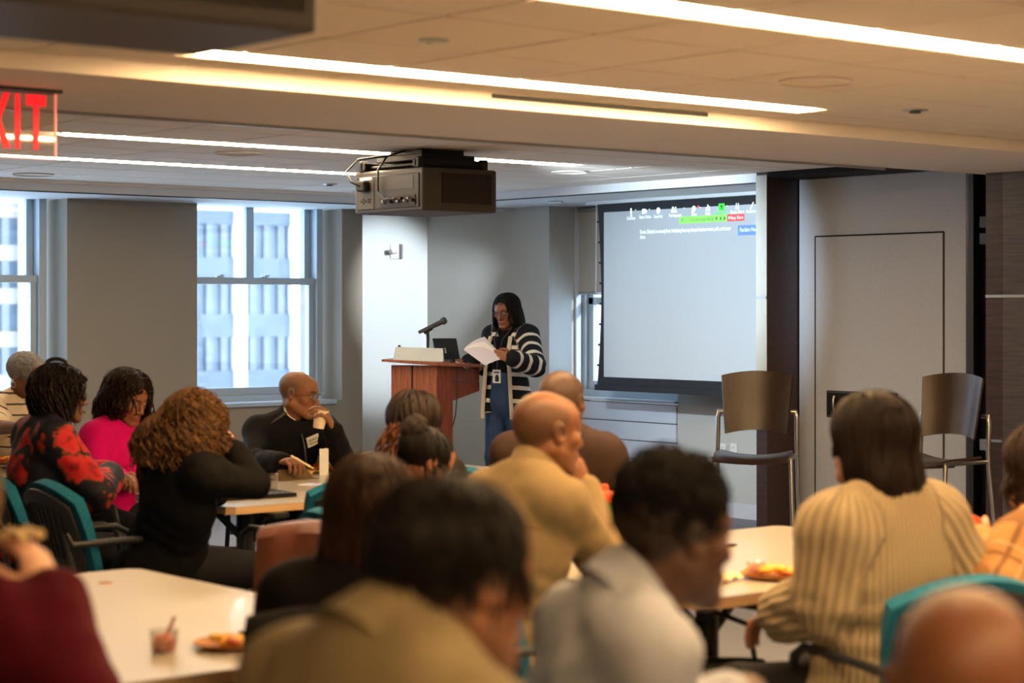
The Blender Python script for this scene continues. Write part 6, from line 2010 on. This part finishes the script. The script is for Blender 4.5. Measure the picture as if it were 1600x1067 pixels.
# -- woman seen from behind, long brown hair
lb = Person('woman seen from behind with long straight brown hair and black top', W(583, 800, 4.54), 14, -2, lean=.03, female=True, tone='light', sw=.20, bulk=1.05, hs=1.04)
lb.pants(M['trousers_dark'], M['shoe'])
M['black_top'] = cloth('black_top', srgb(12, 10, 11))
lb.top(M['black_top'], name='top', grow=.02, sleeve_r=.01, folds=.004)
lb.hair([cap(.018), Ell((0, -.055, -.07), (.102, .075, .135), k=.03), Ell((0, -.07, -.15), (.098, .055, .12), k=.04), face_cut(.06)], srgb(48, 28, 18)[:3], strands=700, length=.40, rad=.0030, seed=15, lift=.004, jitter=.3, noise=.005)

# -- foreground man
fg = Person('foreground man with short dark hair in olive jacket, back to the camera', W(714, 905, 2.5), 52, 56, pitch=8, lean=.20, nk=(.045, -.035), tone='mid', sw=.225, bulk=1.12, buzz=((.02, .014, .01), .75), voxel=.010, headvox=.005, hs=1.02, beard=.25)
fg.pants(M['trousers_dark'], M['shoe'])
M['olive'] = cloth('olive_jacket', srgb(132, 117, 88), .85, var=.12)
fg.top(M['olive'], name='jacket', grow=.024, folds=.008)
fg.collar(M['olive'], r=.078, h=.055, flare=.018, open_deg=50, tilt=.0, fold=True, th=.006)
fg.hair([cap(.006, .037), Ell((0, .125, -.035), (.072, .085, .10), k=.01, op='s'), Ell((0, .0, -.09), (.15, .15, .085), k=.02, op='s'), Ell((.09, .04, -.04), (.045, .065, .07), k=.01, op='s'), Ell((-.09, .04, -.04), (.045, .065, .07), k=.01, op='s')],
        srgb(16, 11, 9)[:3], strands=500, length=.07, rad=.0026, seed=16, lift=.003, noise=.004, start=1.4)

# -- bald man in tan pullover
tn = Person('bald man in tan quarter-zip pullover resting his chin on his hand', W(856, 676, 5.8), 58, 46, pitch=4, lean=.22, nk=(.02, 0), tone=srgb(128, 82, 54)[:3], sw=.185, bulk=1.0, buzz=((.05, .03, .02), .6), bald=True, voxel=.0085, headvox=.004, hs=1.03,
            arms={'R': dict(elbow=W(946, 886, 5.84), wrist=W(914, 764, 6.0), dir=(W(900, 722, 5.98) - W(916, 764, 6.0)), palm=tuple(AZ(-60)), curl=[.55, .9, 1.0, 1.0], thumb=.5)})
tn.pants(M['denim'], M['shoe'])
M['tanfleece'] = cloth('tan_fleece', srgb(138, 118, 86), .9, var=.08)
tn.top(M['tanfleece'], name='pullover', grow=.020, folds=.008)
tn.collar(M['tanfleece'], r=.074, h=.055, flare=.004, open_deg=26, name='stand_collar', tilt=.005, th=.008)
seam = [tuple(tn.N - tn.axis * .13 + tn.r * x - tn.fl * (.125 - .9 * x * x) - tn.off + UP * (-.10 * abs(x) ** 1.2)) for x in np.linspace(-.18, .18, 13)]
MB().tube(seam, .003, 5).build('yoke_seam', cloth('tan_seam', srgb(120, 92, 58)), tn.root)

# -- bald man in brown behind him
bb = Person('bald man in dark brown jacket partly hidden behind the tan pullover', W(878, 628, 7.4), 24, 14, lean=.06, tone='brown', sw=.205, bulk=1.05, buzz=((.05, .035, .028), .7), hs=1.02)
bb.pants(M['trousers_dark'], M['shoe'])
bb.top(cloth('brown_jacket', srgb(56, 40, 34), .7), name='jacket', grow=.02)
bb.collar(bpy.data.materials['brown_jacket'], r=.07, h=.03, flare=.008, open_deg=30)

# -- man in blue-grey shirt
sh = Person('man with high fade haircut in pale blue-grey shirt turned to the right', W(1054, 838, 3.37), 60, 68, pitch=6, lean=.22, nk=(.045, -.02), tone='deep', sw=.175, bulk=1.0, beard=.35, voxel=.0095, headvox=.0045, hs=1.02,
            buzz=((.015, .010, .008), .85), arms={'R': dict(elbow=W(1030, 1130, 3.25), wrist=W(1130, 1095, 3.30), dir=(W(1190, 1050, 3.36) - W(1150, 1085, 3.28)), palm=(0, 0, -1), curl=.9, thumb=.6)})
sh.pants(M['trousers_dark'], M['shoe'])
M['bshirt'] = cloth('blue_grey_shirt', srgb(168, 172, 184), .8, var=.05, scale=60, bump=.15)
sh.top(M['bshirt'], name='shirt', grow=.018, folds=.010)
sh.collar(M['bshirt'], r=.072, h=.05, flare=.010, open_deg=36, tilt=.012, fold=True, th=.004)
sh.hair([Ell((0, -.015, .062), (.079, .096, .084), k=0), Ell((0, .125, -.015), (.075, .075, .085), k=.012, op='s'), Ell((0, -.0, -.085), (.15, .15, .085), k=.02, op='s')],
        srgb(14, 10, 9)[:3], m=M['hair_matte'], noise=.006, nfreq=90, seed=17, strands=900, length=.03, rad=.0022, lift=.006, curl=.004, cfreq=200, start=1.2)
t = thing('pen', tuple(G(1150, 852, ZT + .01)), 'dark pen lying on the right table in front of his mouth', 'pen')
a_, b_ = V3(G(1122, 853, ZT + .006)) - V3(t.location), V3(G(1152, 851, ZT + .006)) - V3(t.location)
MB().tube([tuple(a_), tuple(a_ * .2 + b_ * .8), tuple(b_)], [.006, .006, .002], 8).build('barrel', M['black'], t)

# -- woman in knit sweater
def ribs(c1, c2, per):
    def fn(N, L, su, sv, arm, tc):
        x = n_math(N, L, 'DIVIDE', sv, per)
        s_ = n_math(N, L, 'ADD', n_math(N, L, 'MULTIPLY', n_math(N, L, 'SINE', n_math(N, L, 'MULTIPLY', x, 6.2832)), .5), .5)
        nz = N.new('ShaderNodeTexNoise'); nz.inputs['Scale'].default_value = 120; L.new(tc, nz.inputs['Vector'])
        k = n_math(N, L, 'MULTIPLY', s_, n_math(N, L, 'ADD', nz.outputs[0], .5))
        return (n_mix(N, L, k, c1, c2), s_, .7)
    return fn
M['ribknit'] = attr_pattern('cream_rib_knit', ribs(srgb(142, 124, 96), srgb(172, 154, 124), .0165), .9)
kn = Person('woman in cream rib-knit sweater with dark bobbed hair, back to the camera', W(1357, 690, 5.35), -46, -34, lean=.05, nk=(0, .03), female=True, tone='mid', sw=.20, bulk=1.12, hs=1.04, voxel=.009,
            arms={'L': dict(elbow=W(1292, 940, 5.22), wrist=W(1224, 958, 5.42), dir=(W(1188, 968, 5.48) - W(1224, 958, 5.42)), palm=(0, 0, -1), curl=.5),
                  'R': dict(elbow=W(1492, 880, 5.45), wrist=W(1480, 860, 5.75), curl=.5)})
kn.pants(M['trousers_dark'], M['shoe'])
kn.top(M['ribknit'], name='sweater', grow=.030, folds=.008, sleeve_r=.024, hem=.46, flare=.03)
kn.collar(M['ribknit'], r=.070, h=.045, flare=.008, open_deg=3, name='turtleneck_collar', tilt=0, th=.014)
kn.hair([cap(.020), Ell((0, -.035, -.055), (.106, .088, .115), k=.03), Ell((0, -.085, -.115), (.104, .06, .10), k=.03), Ell((0, .135, -.05), (.056, .085, .12), k=.012, op='s')],
        srgb(28, 16, 12)[:3], strands=700, length=.30, rad=.0030, seed=21, lift=.004, jitter=.3, noise=.004)
for dx in (-.012, .014):
    q = kn.hand_point('L', 0, .105, 0) 
    MB().lathe([(.010, -.003), (.012, 0), (.010, .003)], 12, c=tuple(q + V3(AZ(90)) * dx - kn.off), cap=False).build('finger_ring', M['gold'], kn.root)
MB().tube([tuple(kn.arms['L']['wrist'] + V3(kn.arms['L']['dir']) * .25 + UP * .034 * math.cos(a) + V3(AZ(0)) * .034 * math.sin(a) - kn.off) for a in np.linspace(0, 6.283, 15)], .007, 6, cap=False).build('bracelet', M['gold'], kn.root)

# -- woman in plaid at the right edge
def plaid(N, L, su, sv, arm, tc):
    def line(a, per, w, o):
        fr = n_math(N, L, 'FRACT', n_math(N, L, 'ADD', n_math(N, L, 'DIVIDE', a, per), 10 + o))
        return n_math(N, L, 'LESS_THAN', fr, w)
    d1 = n_math(N, L, 'MAXIMUM', line(su, .11, .10, 0), line(sv, .11, .10, 0))
    d2 = n_math(N, L, 'MAXIMUM', line(su, .11, .05, .3), line(sv, .11, .05, .3))
    c = n_mix(N, L, n_math(N, L, 'MULTIPLY', d1, .6), srgb(186, 136, 84), srgb(84, 56, 40))
    return (n_mix(N, L, n_math(N, L, 'MULTIPLY', d2, .5), c, srgb(224, 190, 146)), None, 0)
M['plaid'] = attr_pattern('tan_plaid', plaid)
pd = Person('woman with long dark hair in tan plaid shirt at the right edge', W(1628, 735, 5.6), -42, -38, lean=.05, female=True, tone='light', sw=.195, bulk=1.05, hs=1.04,
            arms={'L': dict(elbow=W(1560, 920, 5.35), wrist=W(1530, 858, 5.72), dir=(W(1508, 838, 5.78) - W(1530, 858, 5.72)), palm=tuple(AZ(20)), curl=.6)})
pd.pants(M['trousers_dark'], M['shoe'])
pd.top(M['plaid'], name='shirt', grow=.024, folds=.008, sleeve_r=.012)
pd.collar(M['plaid'], r=.07, h=.045, flare=.02, open_deg=40, fold=True)
pd.hair([cap(.022), Ell((0, -.05, -.08), (.108, .075, .14), k=.03), Ell((0, .135, -.05), (.056, .085, .12), k=.012, op='s')], srgb(44, 28, 20)[:3], strands=600, length=.33, rad=.003, seed=23, lift=.005, curl=.004, cfreq=40)
php = V3(W(1506, 838, 5.76))
t = thing('phone', tuple(php), 'phone in a coral case held by the woman in plaid', 'phone')
fr_ = frame(Vector((0, 0, 0)), AZ(70) + Vector((0, 0, -.5)), Vector((0, 0, 1)))
MB().box(-.036, .036, -.07, .07, -.005, .005, .004, M=fr_).build('case', mat('coral_case', srgb(238, 120, 90), .5), t)
MB().box(-.031, .031, -.064, .064, -.006, -.005, M=fr_).build('glass_front', M['lens'], t)

# -- bald head, bottom right
br = Person('bald head in the lower right corner, closest to the camera', W(1507, 1083, 2.2), 6, 4, lean=.04, tone=srgb(110, 68, 44)[:3], sw=.215, bulk=1.1, voxel=.011, headvox=.005, hs=1.04)
br.pants(M['trousers_dark'], M['shoe'])
br.top(cloth('white_shirt', srgb(200, 200, 204)), name='shirt', grow=.02)
br.collar(bpy.data.materials['white_shirt'], r=.075, h=.045, flare=.02, open_deg=40, fold=True)

# -- woman in maroon, left edge
mr = Person('woman with grey-blond hair in maroon sweater at the lower left edge', W(-92, 800, 3.5), 34, 24, lean=.05, female=True, tone='light', sw=.205, bulk=1.12, hs=1.02,
            arms={'R': dict(elbow=W(118, 1095, 3.3), wrist=W(78, 930, 3.42), dir=(W(42, 846, 3.46) - W(78, 930, 3.42)), palm=tuple(AZ(-60)), curl=.55, thumb=.4)})
mr.pants(M['trousers_dark'], M['shoe'])
M['maroon'] = cloth('maroon_knit', srgb(74, 8, 24), .9, var=.1, bump=.4, bscale=150)
mr.top(M['maroon'], name='sweater', grow=.022, folds=.010, sleeve_r=.006)
mr.collar(M['maroon'], r=.076, h=.05, flare=.006, open_deg=3, name='neckband', tilt=0, th=.012)
mr.hair([cap(.022), Ell((0, -.04, -.08), (.105, .08, .14), k=.03), Ell((0, .135, -.05), (.056, .085, .12), k=.012, op='s')], srgb(128, 98, 66)[:3], strands=600, length=.34, rad=.003, seed=27, lift=.005, var=.45)
q = V3(W(34, 842, 3.44))
crumpled(Vector(q), .05, .06, 14, M['tanpaper'], 'crumpled napkin in the hand of the woman in maroon', .4)

# -- chairs of the other seated people
for P_, px, d, lab in ((man, None, None, 'teal chair of the man in the black zip jacket'), (pk, None, None, 'teal chair of the woman in pink'), (fl, None, None, 'teal chair of the woman in the floral blouse'),
                       (gw, None, None, 'teal chair by the left window under the grey-haired person'), (dr, None, None, 'teal chair of the woman with dreadlocks'), (bn, None, None, 'teal chair of the woman with the bun'),
                       (fg, None, None, 'teal chair of the foreground man in olive'), (bb, None, None, 'teal chair of the bald man in brown'),
                       (sh, None, None, 'teal chair of the man in the blue-grey shirt'), (br, None, None, 'teal chair under the bald man in the corner')):
    o = copy_tree(chair0)
    pos = P_.hip + P_.f * .06
    o.location = (pos[0], pos[1], 0)
    o.rotation_euler = (0, 0, math.atan2(P_.f[1], P_.f[0]) - math.pi / 2)
    tag(o, lab, 'chair', 'teal meeting chairs')

# -- black coat over the long-haired woman's chair
o = copy_tree(chair0)
pos = lb.hip + lb.f * .06
o.location = (pos[0], pos[1], 0); o.rotation_euler = (0, 0, math.atan2(lb.f[1], lb.f[0]) - math.pi / 2)
tag(o, 'chair under the black coat of the long-haired woman', 'chair', 'teal meeting chairs')
t = thing('black_coat', o.location, 'black coat hung over the chair back of the long-haired woman', 'coat', rz=o.rotation_euler.z)
MB().sheet(jk, 22, 26, 0.014).build('body', M['black_top'], t)
MB().sheet(slv, 14, 10, 0.004).build('sleeve', M['black_top'], t)
